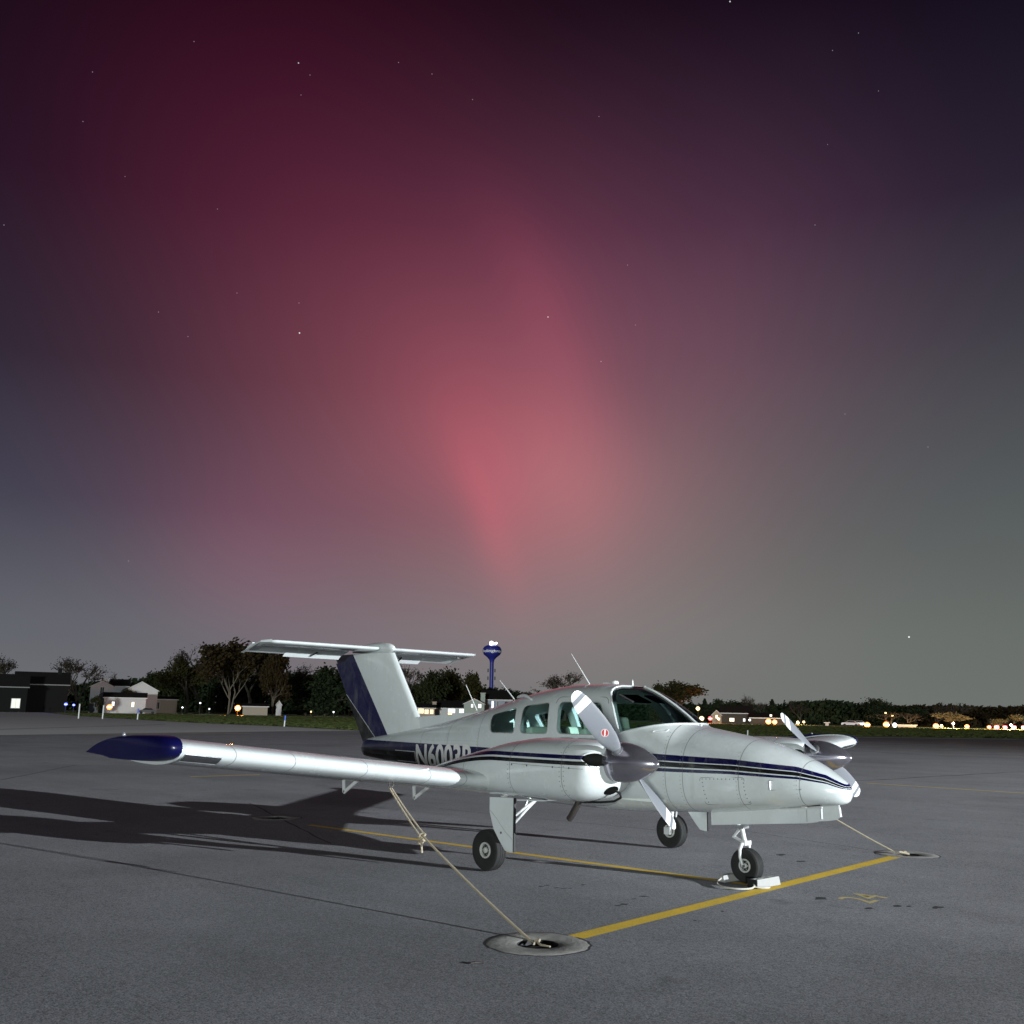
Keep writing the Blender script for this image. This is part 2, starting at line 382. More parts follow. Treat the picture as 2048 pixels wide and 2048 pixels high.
# ================================================================== SETTING
def fn_asphalt(k, p, oc):
    n1 = k.noise(oc, .35, 5, .6); n2 = k.noise(oc, 2.2, 5, .6); n3 = k.noise(oc, 85, 3, .75); n4 = k.noise(oc, 20, 3, .6)
    mp = k.n('ShaderNodeMapping'); k.link(oc, mp.inputs[0]); mp.inputs['Scale'].default_value = (.07, 1.1, 1); mp.inputs['Rotation'].default_value = (0, 0, R(-8))
    n5 = k.noise(mp.outputs[0], 1.0, 4, .6)
    v = k.m('ADD', k.m('MULTIPLY', k.m('SUBTRACT', n1, .5), .55), k.m('MULTIPLY', k.m('SUBTRACT', n2, .5), .32))
    v = k.m('ADD', v, k.m('MULTIPLY', k.m('SUBTRACT', n5, .5), .42))
    v = k.m('ADD', v, k.m('MULTIPLY', k.m('SUBTRACT', n3, .5), 3.8))
    v = k.m('ADD', v, k.m('MULTIPLY', k.m('SUBTRACT', n4, .5), .7))
    v = k.m('MAXIMUM', k.m('ADD', v, 1.0), .12)
    vo = k.n('ShaderNodeTexVoronoi'); vo.inputs['Scale'].default_value = 26; k.link(oc, vo.inputs['Vector'])
    chip = k.m('LESS_THAN', vo.outputs['Distance'], .10)
    wn_ = k.n('ShaderNodeTexWhiteNoise'); k.link(vo.outputs['Position'], wn_.inputs['Vector'])
    chip = k.m('MULTIPLY', chip, k.m('GREATER_THAN', wn_.outputs['Value'], .93))
    nd = k.n('ShaderNodeMix', data_type='RGBA', blend_type='MULTIPLY'); nd.inputs[0].default_value = 1
    nd.inputs[6].default_value = (.235, .238, .252, 1); k.link(v, nd.inputs[7])
    c = k.mix(k.m('MULTIPLY', chip, .6), nd.outputs[2], (.42, .42, .42, 1))
    n6 = k.noise(oc, .9, 5, .65); n7 = k.noise(oc, .12, 3, .5)
    st = k.m('MULTIPLY', k.sstep(n6, .60, .72), .42); st = k.m('MAXIMUM', st, k.m('MULTIPLY', k.sstep(n7, .52, .62), .24))
    c = k.mix(st, c, (.07, .07, .072, 1))
    k.link(c, p.inputs['Base Color'])
    b = k.n('ShaderNodeBump'); b.inputs['Strength'].default_value = .30; b.inputs['Distance'].default_value = .006
    k.link(k.m('ADD', n3, n4), b.inputs['Height']); k.link(b.outputs[0], p.inputs['Normal'])
    p.inputs['Specular IOR Level'].default_value = .25
M_asph = mat('apron_asphalt', (.16, .16, .17), .85, fn=fn_asphalt)
def fn_conc(k, p, oc):
    mp = k.n('ShaderNodeMapping'); k.link(oc, mp.inputs[0]); mp.inputs['Scale'].default_value = (.3, .05, 1); mp.inputs['Rotation'].default_value = (0, 0, R(-20))
    n1 = k.noise(mp.outputs[0], 1, 5, .6); n2 = k.noise(oc, 3, 5)
    c = k.mix(k.m('ADD', k.m('MULTIPLY', n1, .7), k.m('MULTIPLY', n2, .3)), (.42, .42, .42, 1), (.72, .72, .70, 1))
    k.link(c, p.inputs['Base Color'])
M_conc = mat('taxiway_concrete', (.26, .26, .26), .9, fn=fn_conc)
def fn_grass(k, p, oc):
    mp = k.n('ShaderNodeMapping'); k.link(oc, mp.inputs[0]); mp.inputs['Scale'].default_value = (.06, .25, 1); mp.inputs['Rotation'].default_value = (0, 0, R(-35))
    n1 = k.noise(mp.outputs[0], 1, 5, .65); n2 = k.noise(oc, 4, 4, .7)
    c = k.mix(k.m('ADD', k.m('MULTIPLY', n1, .6), k.m('MULTIPLY', n2, .4)), (.045, .085, .016, 1), (.15, .22, .050, 1))
    k.link(c, p.inputs['Base Color'])
    b = k.n('ShaderNodeBump'); b.inputs['Strength'].default_value = .8; b.inputs['Distance'].default_value = .12
    k.link(n2, b.inputs['Height']); k.link(b.outputs[0], p.inputs['Normal'])
M_grass = mat('grass', (.06, .07, .02), .95, fn=fn_grass)
M_yel = mat('yellow_paint', (.50, .34, .035), .7)
def fn_yel(k, p, oc, amt=.5):
    n = k.noise(oc, 60, 4, .7); n2 = k.noise(oc, 3, 4, .6)
    f = k.sstep(k.m('ADD', n, k.m('MULTIPLY', n2, .5)), .70, .92)
    k.link(k.mix(k.m('MULTIPLY', f, amt), (.82, .53, .025, 1), (.30, .25, .12, 1)), p.inputs['Base Color'])
M_yel = mat('yellow_marking', (.5, .33, .03), .75, fn=fn_yel)
def fn_yel2(k, p, oc):
    n = k.noise(oc, 40, 5, .75); n2 = k.noise(oc, 6, 4, .6)
    f = k.sstep(k.m('ADD', n, k.m('MULTIPLY', n2, .8)), .90, 1.15)
    k.link(k.mix(f, (.60, .48, .20, 1), (.17, .165, .15, 1)), p.inputs['Base Color'])
M_yel2 = mat('worn_yellow_marking', (.4, .3, .1), .8, fn=fn_yel2)
def fn_pad(k, p, oc):
    n = k.noise(oc, 9, 6, .7); n2 = k.noise(oc, 60, 4, .7)
    c = k.mix(k.m('ADD', k.m('MULTIPLY', n, .6), k.m('MULTIPLY', n2, .4)), (.13, .125, .115, 1), (.42, .41, .38, 1))
    k.link(c, p.inputs['Base Color'])
    b = k.n('ShaderNodeBump'); b.inputs['Strength'].default_value = .6; b.inputs['Distance'].default_value = .02
    k.link(n, b.inputs['Height']); k.link(b.outputs[0], p.inputs['Normal'])
M_pad = mat('old_concrete', (.3, .3, .28), .9, fn=fn_pad)
M_tar_and_shade = mat('tar', (.022, .022, .024), .8, var=.4, vscale=30)  # tar on the apron; also darkens the pad recess walls as painted shade

def sheet(name, poly, z, m, parent=None):
    mb = MB(); mb.add([(x, y, z) for x, y in poly], [tuple(range(len(poly)))])
    me = mb.mesh(name, m); 
    if me.polygons[0].normal.z < 0: me.flip_normals()
    return link(name, me, parent)
PADN, PADF, PADB = (2.87, -3.73), (2.20, 3.72), (-6.17, -.66)
def holed(o):
    z = o.data.vertices[0].co.z; out = [tuple(v.co) for v in o.data.vertices]; bm = bmesh.new()
    loops = [out] + [[(c[0]+.30*math.cos(a*math.pi/10), c[1]+.30*math.sin(a*math.pi/10), z) for a in range(20)] for c in (PADN, PADF, PADB)]
    eds = []
    for lp in loops:
        vs = [bm.verts.new(p) for p in lp]; eds += [bm.edges.new((vs[i], vs[(i+1) % len(vs)])) for i in range(len(vs))]
    bmesh.ops.triangle_fill(bm, use_beauty=True, use_dissolve=False, edges=eds)
    for f in bm.faces:
        if f.normal.z < 0: f.normal_flip()
    bm.to_mesh(o.data); bm.free(); return o
structure(holed(sheet('ground', [(4000*math.cos(a*math.pi/24), 4000*math.sin(a*math.pi/24)) for a in range(48)], -.012, M_grass)))
EDGE = [(-33.3,103.7), (-41,90), (-44,80), (-50,70), (-58,55), (-66,42.5), (-74,43.6), (-82.5,45.3), (-101,45.5), (-111,46.6), (-127,49.5), (-165,56), (-230,73), (-310,95)]
apron = structure(holed(sheet('apron', [(120,-160), (120,160), (-22,160)] + EDGE + [(-420,40), (-420,-160)], -.004, M_asph)))
structure(sheet('taxiway', [(-48,-70), (-50.5,-10), (-53.5,9.5), (-58,21), (-63,34), (-64.5,42)] + [(-66.5,42.0)] + [(x+.8, y-.8) for x, y in EDGE[6:]] + [(-415,38), (-415,-70)], 0.0, M_conc))
# thin paved strip along the grass edge
structure(sheet('taxiway_edge', [(-33.9,102.6), (-41.6,89), (-44.6,79), (-50.6,69), (-58.6,54), (-64.4,42.6), (-62.0,42.6), (-56.4,53), (-48.4,68), (-42.2,78), (-39.2,88), (-31.6,101)], .0, M_conc))

ST = R(5.75)      # parking stand is turned a little against the aircraft
def stand(u, v): # u along the lead-in line (forward), v to the left
    ox, oy = 2.56, -.02
    return (ox + u*math.cos(ST) - v*math.sin(ST), oy + u*math.sin(ST) + v*math.cos(ST))
def strip(name, a, b, w, z=-.0028, m=None, parent=None):
    a = Vector(a); b = Vector(b); d = (b-a).normalized(); q = Vector((-d.y, d.x))*w/2
    return sheet(name, [tuple(a+q), tuple(b+q), tuple(b-q), tuple(a-q)], z, m or M_yel, parent)
structure(strip('stand_cross_line', stand(0, -3.33), stand(0, 3.42), .16))
structure(strip('lead_in_line', stand(-7.6, 0), stand(-.07, 0), .115))
p0, p1 = gp(1735,1566), gp(2048,1586); structure(strip('apron_guide_line', p0, p1, .13))
p0, p1 = gp(165,1468.5), gp(500,1466.5); structure(strip('taxi_line', p0, p1, .35, .003))
p0, p1 = gp(380,1553), gp(520,1549); structure(strip('neighbour_stand_line', p0, p1, .13))
# stand number 24
def text_mesh(txt, size, extr=0.0, offs=0.0):
    cu = bpy.data.curves.new('t', 'FONT'); cu.body = txt; cu.size = size; cu.offset = offs; cu.extrude = extr; cu.align_x = 'LEFT'
    cu.resolution_u = 4
    o = bpy.data.objects.new('t', cu); COL.objects.link(o)
    dg = bpy.context.evaluated_depsgraph_get(); dg.update()
    me = bpy.data.meshes.new_from_object(o.evaluated_get(dg)); bpy.data.objects.remove(o)
    return me
me = text_mesh('24', .50, 0, .002); 
for v in me.vertices:
    x, y = v.co.x, v.co.y
    px, py = stand(1.08 - y, -.16 + x*1.05); v.co = (px, py, -.0028)
me.materials.append(M_yel2); structure(link('stand_number', me))
# paving seams and tar patches, children of the apron
def wiggle(a, b, n, amp):
    a = Vector(a); b = Vector(b); d = (b-a); q = Vector((-d.y, d.x)).normalized(); rr = random.Random(n)
    return [a + d*(i/n) + q*rr.uniform(-amp, amp) for i in range(n+1)]
def crack(name, pts, w, z=-.0032):
    mb = MB(); vs = []; rr = random.Random(len(pts))
    for i, p in enumerate(pts):
        d = (pts[min(i+1, len(pts)-1)]-pts[max(i-1, 0)]).normalized(); q = Vector((-d.y, d.x))*w*rr.uniform(.5, 1)/2
        vs += [(p.x+q.x, p.y+q.y, z), (p.x-q.x, p.y-q.y, z)]
    mb.add(vs, [(2*i, 2*i+1, 2*i+3, 2*i+2) for i in range(len(pts)-1)])
    me = mb.mesh(name, M_tar_and_shade)
    if me.polygons[0].normal.z < 0: me.flip_normals()
    return link(name, me, apron)
crack('paving_seam', wiggle(gp(500,1606), gp(660,1686), 14, .02), .035)
crack('paving_seam', wiggle(gp(880,1617), gp(1316,1660), 16, .02), .03)
crack('paving_seam', wiggle(gp(1480,1660), gp(1760,1702), 14, .02), .025)
crack('paving_seam', wiggle(gp(0,1560), gp(150,1530), 12, .03), .06)
crack('paving_seam', wiggle(gp(-40,1460), gp(330,1449), 16, .05), .45, .006)
crack('paving_seam', wiggle(gp(-40,1433), gp(170,1435), 12, .05), .6, .006)
crack('paving_seam', wiggle(gp(1760,1505), gp(2100,1520), 12, .05), .3)
crack('paving_seam', wiggle(gp(1700,1490), gp(2100,1500), 12, .1), .6)
crack('paving_seam', wiggle(gp(1560,1570), gp(2100,1540), 14, .12), .12)
def blot(pts, rr, name='tar_patch'):
    for (px, py, wx, wy) in pts:
        c = gp(px, py); a = gp(px+wx, py); b = gp(px, py-wy)
        ax = Vector((a[0]-c[0], a[1]-c[1])); bx = Vector((b[0]-c[0], b[1]-c[1]))
        poly = []
        for i in range(11):
            q = 2*math.pi*i/11; r = rr.uniform(.55, 1.1)
            poly.append((c[0]+ax.x*math.cos(q)*r+bx.x*math.sin(q)*r, c[1]+ax.y*math.cos(q)*r+bx.y*math.sin(q)*r))
        sheet(name, poly, -.0032, M_tar_and_shade, apron)
blot([(1640,1796,16,3.5),(1562,1709,11,2),(1602,1722,11,1.5),(1737,1816,12,2),(1795,1811,10,2.2),(1818,1812,7,1.5),(1874,1814,14,3),(1249,1808,10,2),(1236,1810,9,1.2),(1288,1792,12,1.3),(1268,1797,7,1),(1166,1769,6,1.2),(1082,1772,7,1.5),(1094,1770,9,1),(1113,1775,6,1),(1128,1776,8,1),(1140,1776,5,.8),(1445,1822,4,1.2),(1390,1840,5,1)], random.Random(3))

# ------------------------------------------------------------------ tie-down pads
def pad(c, label, rr):
    th = thing('tie_down_pad', label, 'tie-down pad', (c[0], c[1], 0), rr.uniform(0, 6), 'round concrete tie-down pads')
    n = 40; mb = MB()
    rads = [rr.uniform(.97, 1.02) for _ in range(n)]
    def ring(r, z, w=1.0, sx=1.0, ox=0): return [(ox+r*sx*(1+(rads[j]-1)*w)*math.cos(2*math.pi*j/n), r*(1+(rads[j]-1)*w)*math.sin(2*math.pi*j/n), z) for j in range(n)]
    mb.rings([ring(.392, -.0035), ring(.386, -.0015), ring(.30, -.001, .6), ring(.175, -.002, .6), ring(.160, -.008, 1)], False)
    mb.build('concrete_disc', M_pad, th, 50)
    mb = MB(); mb.rings([ring(.412, -.0034), ring(.386, -.0030)], False); mb.build('joint_sealant', M_tar_and_shade, th)
    mb = MB(); mb.rings([ring(.162, -.007), ring(.15, -.05), ring(.14, -.16)], False); mb.build('recess_wall', M_tar_and_shade, th, 50)  # wall coloured near-black: the shadow inside the recess is in its colour
    mb = MB(); mb.add(ring(.145, -.15), [tuple(range(n))]); mb.build('recess_floor', M_dark, th)  # floor colour carries the same painted shadow
    mb = MB(); mb.tube([(-.15, 0, -.035), (.15, 0, -.035)], .012, 8); mb.build('anchor_bar', M_exh, th)
    return th
rr = random.Random(5)
pad(PADN, 'round concrete tie-down pad in the foreground with a rope into its dark recess', rr)
pad(PADF, 'round concrete tie-down pad at the far end of the yellow cross line', rr)
pad(PADB, 'round concrete tie-down pad lying in the shadow behind the aircraft tail', rr)

# ================================================================== AIRCRAFT
AIR = thing('airplane', 'white twin-engine low-wing airplane with blue stripes and T-tail parked on the apron', 'airplane')
FT = [ # x, ztop, zbot, zmid, halfwidth, ntop, nbot
 (3.470,1.018,.990,1.003,.012,2,2),(3.462,1.048,.940,1.0,.058,2,2),(3.44,1.080,.902,1.0,.102,2,2.1),(3.39,1.120,.878,1.006,.150,2,2.2),(3.30,1.178,.862,1.015,.205,2.05,2.3),(3.17,1.250,.845,1.03,.265,2.1,2.4),(2.97,1.337,.818,1.05,.342,2.15,2.5),
 (2.6,1.455,.768,1.08,.440,2.2,2.7),(2.25,1.522,.725,1.10,.495,2.25,2.8),(1.9,1.575,.692,1.13,.535,2.3,2.9),(1.68,1.613,.680,1.15,.553,2.3,3),
 (1.49,1.735,.668,1.18,.562,2.3,3),(1.32,1.842,.655,1.20,.570,2.35,3),(1.04,1.985,.635,1.24,.580,2.5,3),(.88,2.038,.625,1.26,.586,2.6,3),(.45,2.085,.615,1.28,.592,2.7,3),(0,2.078,.612,1.29,.592,2.7,3),
 (-.6,2.012,.620,1.29,.576,2.6,3),(-1.2,1.885,.655,1.28,.532,2.5,2.9),(-1.6,1.795,.695,1.265,.490,2.4,2.8),(-2.08,1.692,.745,1.24,.436,2.4,2.7),(-3.0,1.520,.860,1.20,.318,2.4,2.6),(-3.6,1.435,.930,1.18,.240,2.3,2.5),(-4.3,1.340,.985,1.16,.150,2.2,2.3),(-4.72,1.27,1.02,1.14,.085,2,2),(-4.80,1.20,1.07,1.135,.04,2,2)]
fx_ = [r[0] for r in FT]
def fpar(x): return [pchip(fx_, [r[i] for r in FT], x) for i in range(1, 7)]
def fring(x, off=0.0, n=56):
    zt, zb, zc, w, nt_, nb_ = fpar(x); zt -= off; zb += off; w -= off; out = []
    for j in range(n):
        a = 2*math.pi*j/n; c, s = math.cos(a), math.sin(a)
        if s >= 0: y = math.copysign(w*abs(c)**(2/nt_), c); z = zc + (zt-zc)*abs(s)**(2/nt_)
        else: y = math.copysign(w*abs(c)**(2/nb_), c); z = zc - (zc-zb)*abs(s)**(2/nb_)
        out.append((x, y, z))
    return out
def fsurf_y(x, z):
    zt, zb, zc, w, nt_, nb_ = fpar(x)
    if z >= zc: q = min(1, (z-zc)/(zt-zc)); return w*(1-q**nt_)**(1/nt_)
    q = min(1, (zc-z)/(zc-zb)); return w*(1-q**nb_)**(1/nb_)
def frange(a, b, st):
    n = max(2, int(round(abs(b-a)/st))); return [a+(b-a)*i/n for i in range(n+1)]
xsf = [3.470, 3.467, 3.462, 3.452, 3.44, 3.42, 3.39, 3.35, 3.30, 3.24, 3.17, 3.1] + frange(3.0, -4.72, .105) + [-4.77, -4.80]
mb = MB(); mb.rings([fring(x) for x in xsf]); fus = mb.mesh('fuselage', [M_fus, M_int])
mb = MB(); mb.rings([fring(x, .055) for x in frange(1.60, -1.45, .1)]); inner = mb.mesh('inner', M_int)
inner.materials.clear(); inner.materials.append(M_fus); inner.materials.append(M_int)
inner.polygons.foreach_set('material_index', [1]*len(inner.polygons))
def rpoly(pts, r=.05, n=4):
    out = []; K = len(pts)
    for i in range(K):
        p = Vector(pts[i]); a = Vector(pts[i-1]); b = Vector(pts[(i+1) % K])
        da = (a-p); db = (b-p); rr_ = min(r, da.length*.45, db.length*.45)
        A = p+da.normalized()*rr_; B = p+db.normalized()*rr_
        for j in range(n+1):
            q = j/n; out.append(tuple((1-q)**2*A + 2*q*(1-q)*p + q*q*B))
    return out
def xz(u, v, t_): return (u, t_, v)
WIN = [rpoly([(-1.262,1.458),(-.753,1.464),(-.815,1.785),(-1.345,1.688)], .075), rpoly([(-.652,1.466),(-.144,1.473),(-.200,1.849),(-.695,1.804)], .07), rpoly([(.013,1.477),(.840,1.480),(.627,1.853),(-.045,1.857)], .08)]
WSH = [(.984,1.509),(.928,1.611),(.871,1.715),(.804,1.821),(.744,1.901),(.690,1.962),(.664,2.005),(.666,2.036),(.70,2.050),(.79,2.048),(.87,2.042),(.90,2.3),(2.3,2.3),(2.3,1.85),(1.69,1.632),(1.56,1.626),(1.40,1.602),(1.23,1.566)]
cuts = []
for w_ in WIN: cuts.append(MB().prism(w_, xz, -1, 1).mesh('c', M_int))
cuts.append(MB().prism(WSH, xz, -1, 1).mesh('c', M_int))
for c in cuts: c.materials.clear(); c.materials.append(M_fus); c.materials.append(M_fus)
fus2 = boolean(fus, [inner.copy()], 'DIFFERENCE')
fus3 = boolean(fus2, [c.copy() for c in cuts], 'DIFFERENCE')
remat(fus3, [M_fus, M_int])
smooth_mesh(fus3, 30)
FUS = link('fuselage', fus3, AIR)
# panes: patches of the skin inside each opening
def pane(poly, sides, parent, name):
    for sd_ in sides:
        u0, u1 = min(p[0] for p in poly), max(p[0] for p in poly)
        bm = bmesh.new(); vs = [bm.verts.new((x, 0, z)) for x, z in poly]; f = bm.faces.new(vs)
        for cx in frange(u0, u1, .09)[1:-1]:
            bmesh.ops.bisect_plane(bm, geom=bm.verts[:]+bm.edges[:]+bm.faces[:], plane_co=(cx, 0, 0), plane_no=(1, 0, 0))
        v0, v1 = min(p[1] for p in poly), max(p[1] for p in poly)
        for cz in frange(v0, v1, .06)[1:-1]:
            bmesh.ops.bisect_plane(bm, geom=bm.verts[:]+bm.edges[:]+bm.faces[:], plane_co=(0, 0, cz), plane_no=(0, 0, 1))
        for v in bm.verts: v.co.y = sd_*(fsurf_y(v.co.x, v.co.z) - .012)
        me = bpy.data.meshes.new(name); bm.to_mesh(me); bm.free(); me.materials.append(M_glass); smooth_mesh(me, 60)
        link(name, me, parent)
def grow(poly, s):
    cx = sum(p[0] for p in poly)/len(poly); cz = sum(p[1] for p in poly)/len(poly)
    return [(cx+(x-cx)*s, cz+(z-cz)*s) for x, z in poly]
for w_ in WIN: pane(grow(w_, 1.01), (-1, 1), FUS, 'cabin_window')
mb = MB(); mb.rings([fring(x, .010) for x in frange(1.75, .55, .05)]); sh = mb.mesh('sh', M_glass)
mb = MB(); mb.rings([fring(x, .014) for x in frange(1.85, .45, .05)]); sh_in = mb.mesh('sh', M_glass)
ws = boolean(boolean(sh, [sh_in], 'DIFFERENCE'), [cuts[3].copy()], 'INTERSECT')
# keep a single skin of the windshield
bm = bmesh.new(); bm.from_mesh(ws)
dele = [f for f in bm.faces if not all(abs(abs(v.co.y) - (fsurf_y(v.co.x, max(v.co.z, fpar(v.co.x)[2])) )) < 5 for v in f.verts)]
ws.materials.clear(); ws.materials.append(M_glass); bm.free()
bm = bmesh.new(); bm.from_mesh(ws)
def lvl(v):
    zt, zb, zc, w, a_, b_ = fpar(v.co.x); z = max(v.co.z, zc)
    return (abs(v.co.y)/w)**a_ + ((z-zc)/(zt-zc))**a_
keep = {}
dels = []
for f in bm.faces:
    c = f.calc_center_median()
    zt, zb, zc, w, a_, b_ = fpar(c.x)
    def q(off): return (abs(c.y)/(w-off))**a_ + (max(c.z-zc, 0)/(zt-off-zc))**a_
    # faces of the inner skin lie nearer to the .014 offset
    if abs(q(.014)-1) < abs(q(.010)-1): dels.append(f)
bmesh.ops.delete(bm, geom=dels, context='FACES'); bm.to_mesh(ws); bm.free(); smooth_mesh(ws, 50)
WS = link('windshield', ws, AIR)
# windshield trim: centre post, lower rim, side rims
def skin(x, y):  # top surface z
    zt, zb, zc, w, a_, b_ = fpar(x); q = min(.999, abs(y)/w); return zc + (zt-zc)*(1-q**a_)**(1/a_)
mb = MB(); mb.tube([(x, 0, fpar(x)[0]+.002) for x in frange(1.70, .88, .06)], .013, 6); mb.build('centre_post', M_wht, WS, 50)
mb = MB(); mb.rings([[(x, -.028, fpar(x)[0]-.018), (x, .028, fpar(x)[0]-.018), (x, .028, fpar(x)[0]-.050), (x, -.028, fpar(x)[0]-.050)] for x in frange(1.60, .80, .08)]); mb.build('inner_post', M_int, WS)
low = [(.975,1.507),(1.1,1.537),(1.23,1.566),(1.40,1.600),(1.56,1.622),(1.69,1.630)]
mb = MB()
rim = []
for x, z in [(pchip([q[0] for q in low], [q[1] for q in low], x), x) for x in frange(.975, 1.69, .05)]:
    rim.append((z, -fsurf_y(z, x)-.004, x+.002))
rim = [(p[0], p[1], p[2]) for p in rim]
rim[-1] = (1.665, 0, 1.628)
full = rim + [(p[0], -p[1], p[2]) for p in reversed(rim[:-1])]
mb.tube(full, .011, 6); mb.build('lower_rim', M_wht, WS, 50)
for s_ in (-1, 1):
    pr = [(.984,1.509),(.928,1.611),(.871,1.715),(.804,1.821),(.744,1.901),(.690,1.962),(.664,2.005),(.668,2.034),(.70,2.050),(.79,2.048)]
    mb = MB(); mb.tube([(x, s_*(fsurf_y(x, z)+.003), z) for x, z in pr], .012, 6); mb.build('side_rim', M_wht, WS, 50)
    mb = MB(); mb.box((0,0,0), (.012,.012,.012))
# cabin door outline (right side) and window surrounds
def loop_tube(poly, r, name, parent, m, side=-1, lift=.001):
    mb = MB(); pts = [(x, side*(fsurf_y(x, z)+lift), z) for x, z in poly]; pts.append(pts[0]); pts.append(pts[1])
    mb.tube(pts, r, 5, False); return mb.build(name, m, parent, 60)
M_seal = mat('window_seal', (.30, .31, .30), .6)
M_seam = mat('panel_gap', (.07, .07, .07), .8)
for w_ in WIN:
    for s_ in (-1, 1): loop_tube(w_, .006, 'window_surround', FUS, M_seal, s_)
DOORP = rpoly([(-.05,.98),(.90,.98),(.905,1.50),(.70,1.915),(-.10,1.915)], .07)
loop_tube(DOORP, .0032, 'door_gap', FUS, M_seam, -1, .0)
# nose access panel, hatch and vent on the right side
loop_tube(rpoly([(2.05,.80),(2.57,.84),(2.54,1.105),(2.04,1.08)], .03), .0022, 'access_panel_gap', FUS, M_seam, -1, 0)
mb = MB()
def rivet(x, z):
    y = -fsurf_y(x, z); mb.lathe([(.0065, 0), (.004, -.003)], (x, y, z), 'y', 6)
for i in range(11): rivet(2.07+i*.045, 1.066+i*.0022)
for i in range(6): rivet(2.07+.004*i, 1.03-.04*i); rivet(2.535+.003*i, 1.05-.038*i)
rv = mb.build('rivet_rows', M_seam, FUS); stuff(rv)
loop_tube([(2.80,.995),(3.10,1.015),(3.10,1.105),(2.80,1.09)], .0022, 'hatch_gap', FUS, M_seam, -1, 0)
mb = MB(); mb.tube([(2.81, -fsurf_y(2.81,1.0)-.012, 1.0), (2.81, -fsurf_y(2.81,1.085)-.012, 1.085)], .012, 6); mb.build('hatch_hinge', M_metal, FUS, 60)
loop_tube(rpoly([(1.40,1.525),(1.545,1.545),(1.555,1.568),(1.41,1.548)], .012), .006, 'cabin_air_vent', FUS, M_wht, -1, .004)
mb = MB(); pts = [(x, -(fsurf_y(x, 1.88-.05*abs(x+.82))+.0), 1.90 - .06*(x+.82)) for x in frange(-.98, -.62, .06)]
pts = [(p[0], p[1]*.98, p[2]+.035*math.sin(math.pi*i/(len(pts)-1))) for i, p in enumerate(pts)]; mb.tube(pts, [.012,.02,.024,.024,.024,.018,.012][:len(pts)], 8); mb.build('air_scoop', M_wht, FUS, 60)
# antennas
def whip(x0, z0, x1, z1, y, r0=.009, r1=.004):
    mb = MB(); mb.tube([(x0+.02, y, z0-.05), (x0, y, z0), (x1, y, z1)], [r0*1.8, r0, r1], 7); mb.box((x0, y, z0-.008), (.06, .03, .02)); mb.build('whip_antenna', M_gear, FUS, 50)
whip(.005, 2.078, -.314, 2.47, 0); whip(-1.32, 1.856, -1.657, 2.148, 0); whip(-2.10, 1.712, -2.36, 2.09, 0.0)
mb = MB(); mb.lathe([(.045,0),(.05,.012),(.04,.035),(.015,.042)], (.42, 0, 2.082), 'z', 14); mb.build('roof_beacon', M_gear, FUS, 50)
mb = MB(); mb.lathe([(.012,0),(.011,.03),(.004,.07)], (.70, 0, 2.06), 'z', 8); mb.build('roof_stub', M_gear, FUS, 50)
mb = MB(); mb.box((.30, .0, 2.090), (.10, .06, .02)); mb.build('antenna_base', M_gear, FUS)
M_rivet = mat('rivet', (.20, .205, .205), .5)
mb = MB()
def rivet2(x, z, s_):
    y = s_*fsurf_y(x, z); mb.lathe([(.0055, 0), (.0035, s_*.0022)], (x, y, z), 'y', 5)
for s_ in (-1, 1):
    for xx in (1.585, 1.80, 2.455, 3.06, -1.545, -2.275, -2.925):
        zt, zb = fpar(xx)[:2]; q = zb+.10
        while q < min(zt-.10, 1.9): rivet2(xx, q, s_); q += .042
    q = -1.6
    while q > -3.3: rivet2(q, 1.34+(q+1.6)*.02, s_); q -= .045
stuff(mb.build('skin_rivets', M_rivet, FUS))
# interior
mb = MB(); mb.box((.1, 0, .80), (2.9, .98, .04)); mb.build('cabin_floor', M_int, FUS)
mb = MB(); mb.rings([[(1.60,-.24,1.575),(1.60,.24,1.575),(1.60,.40,1.30),(1.60,-.40,1.30)], [(1.30,-.33,1.612),(1.30,.33,1.612),(1.30,.46,1.25),(1.30,-.46,1.25)], [(1.10,-.40,1.60),(1.10,.40,1.60),(1.10,.47,1.1),(1.10,-.47,1.1)]]); mb.build('glareshield', M_glare, FUS)
def seat(x, y, h):
    mb = MB(); ry = Matrix.Rotation(R(-12), 3, 'Y')
    mb.box((x+.02, y, 1.08), (.46, .44, .14)); mb.box((x-.26, y, 1.30), (.12, .44, .50), ry)
    if h: mb.box((x-.335, y, 1.60), (.09, .27, .17), ry)
    o = mb.build('seat', M_seat, FUS)
    b = o.modifiers.new('b', 'BEVEL'); b.width = .035; b.segments = 3
    for f in o.data.polygons: f.use_smooth = True
for x, h in ((.62, 1), (-.30, 0)):
    for y in (-.26, .26): seat(x, y, h)
for y in (-.24, .24):
    mb = MB(); mb.box((.93, y, 1.90), (.22, .36, .014), Matrix.Rotation(R(22), 3, 'Y')); mb.build('sun_visor', M_glare, FUS)
mb = MB(); mb.box((-1.38, 0, 1.26), (.03, .70, .66)); mb.build('aft_bulkhead', M_int, FUS)

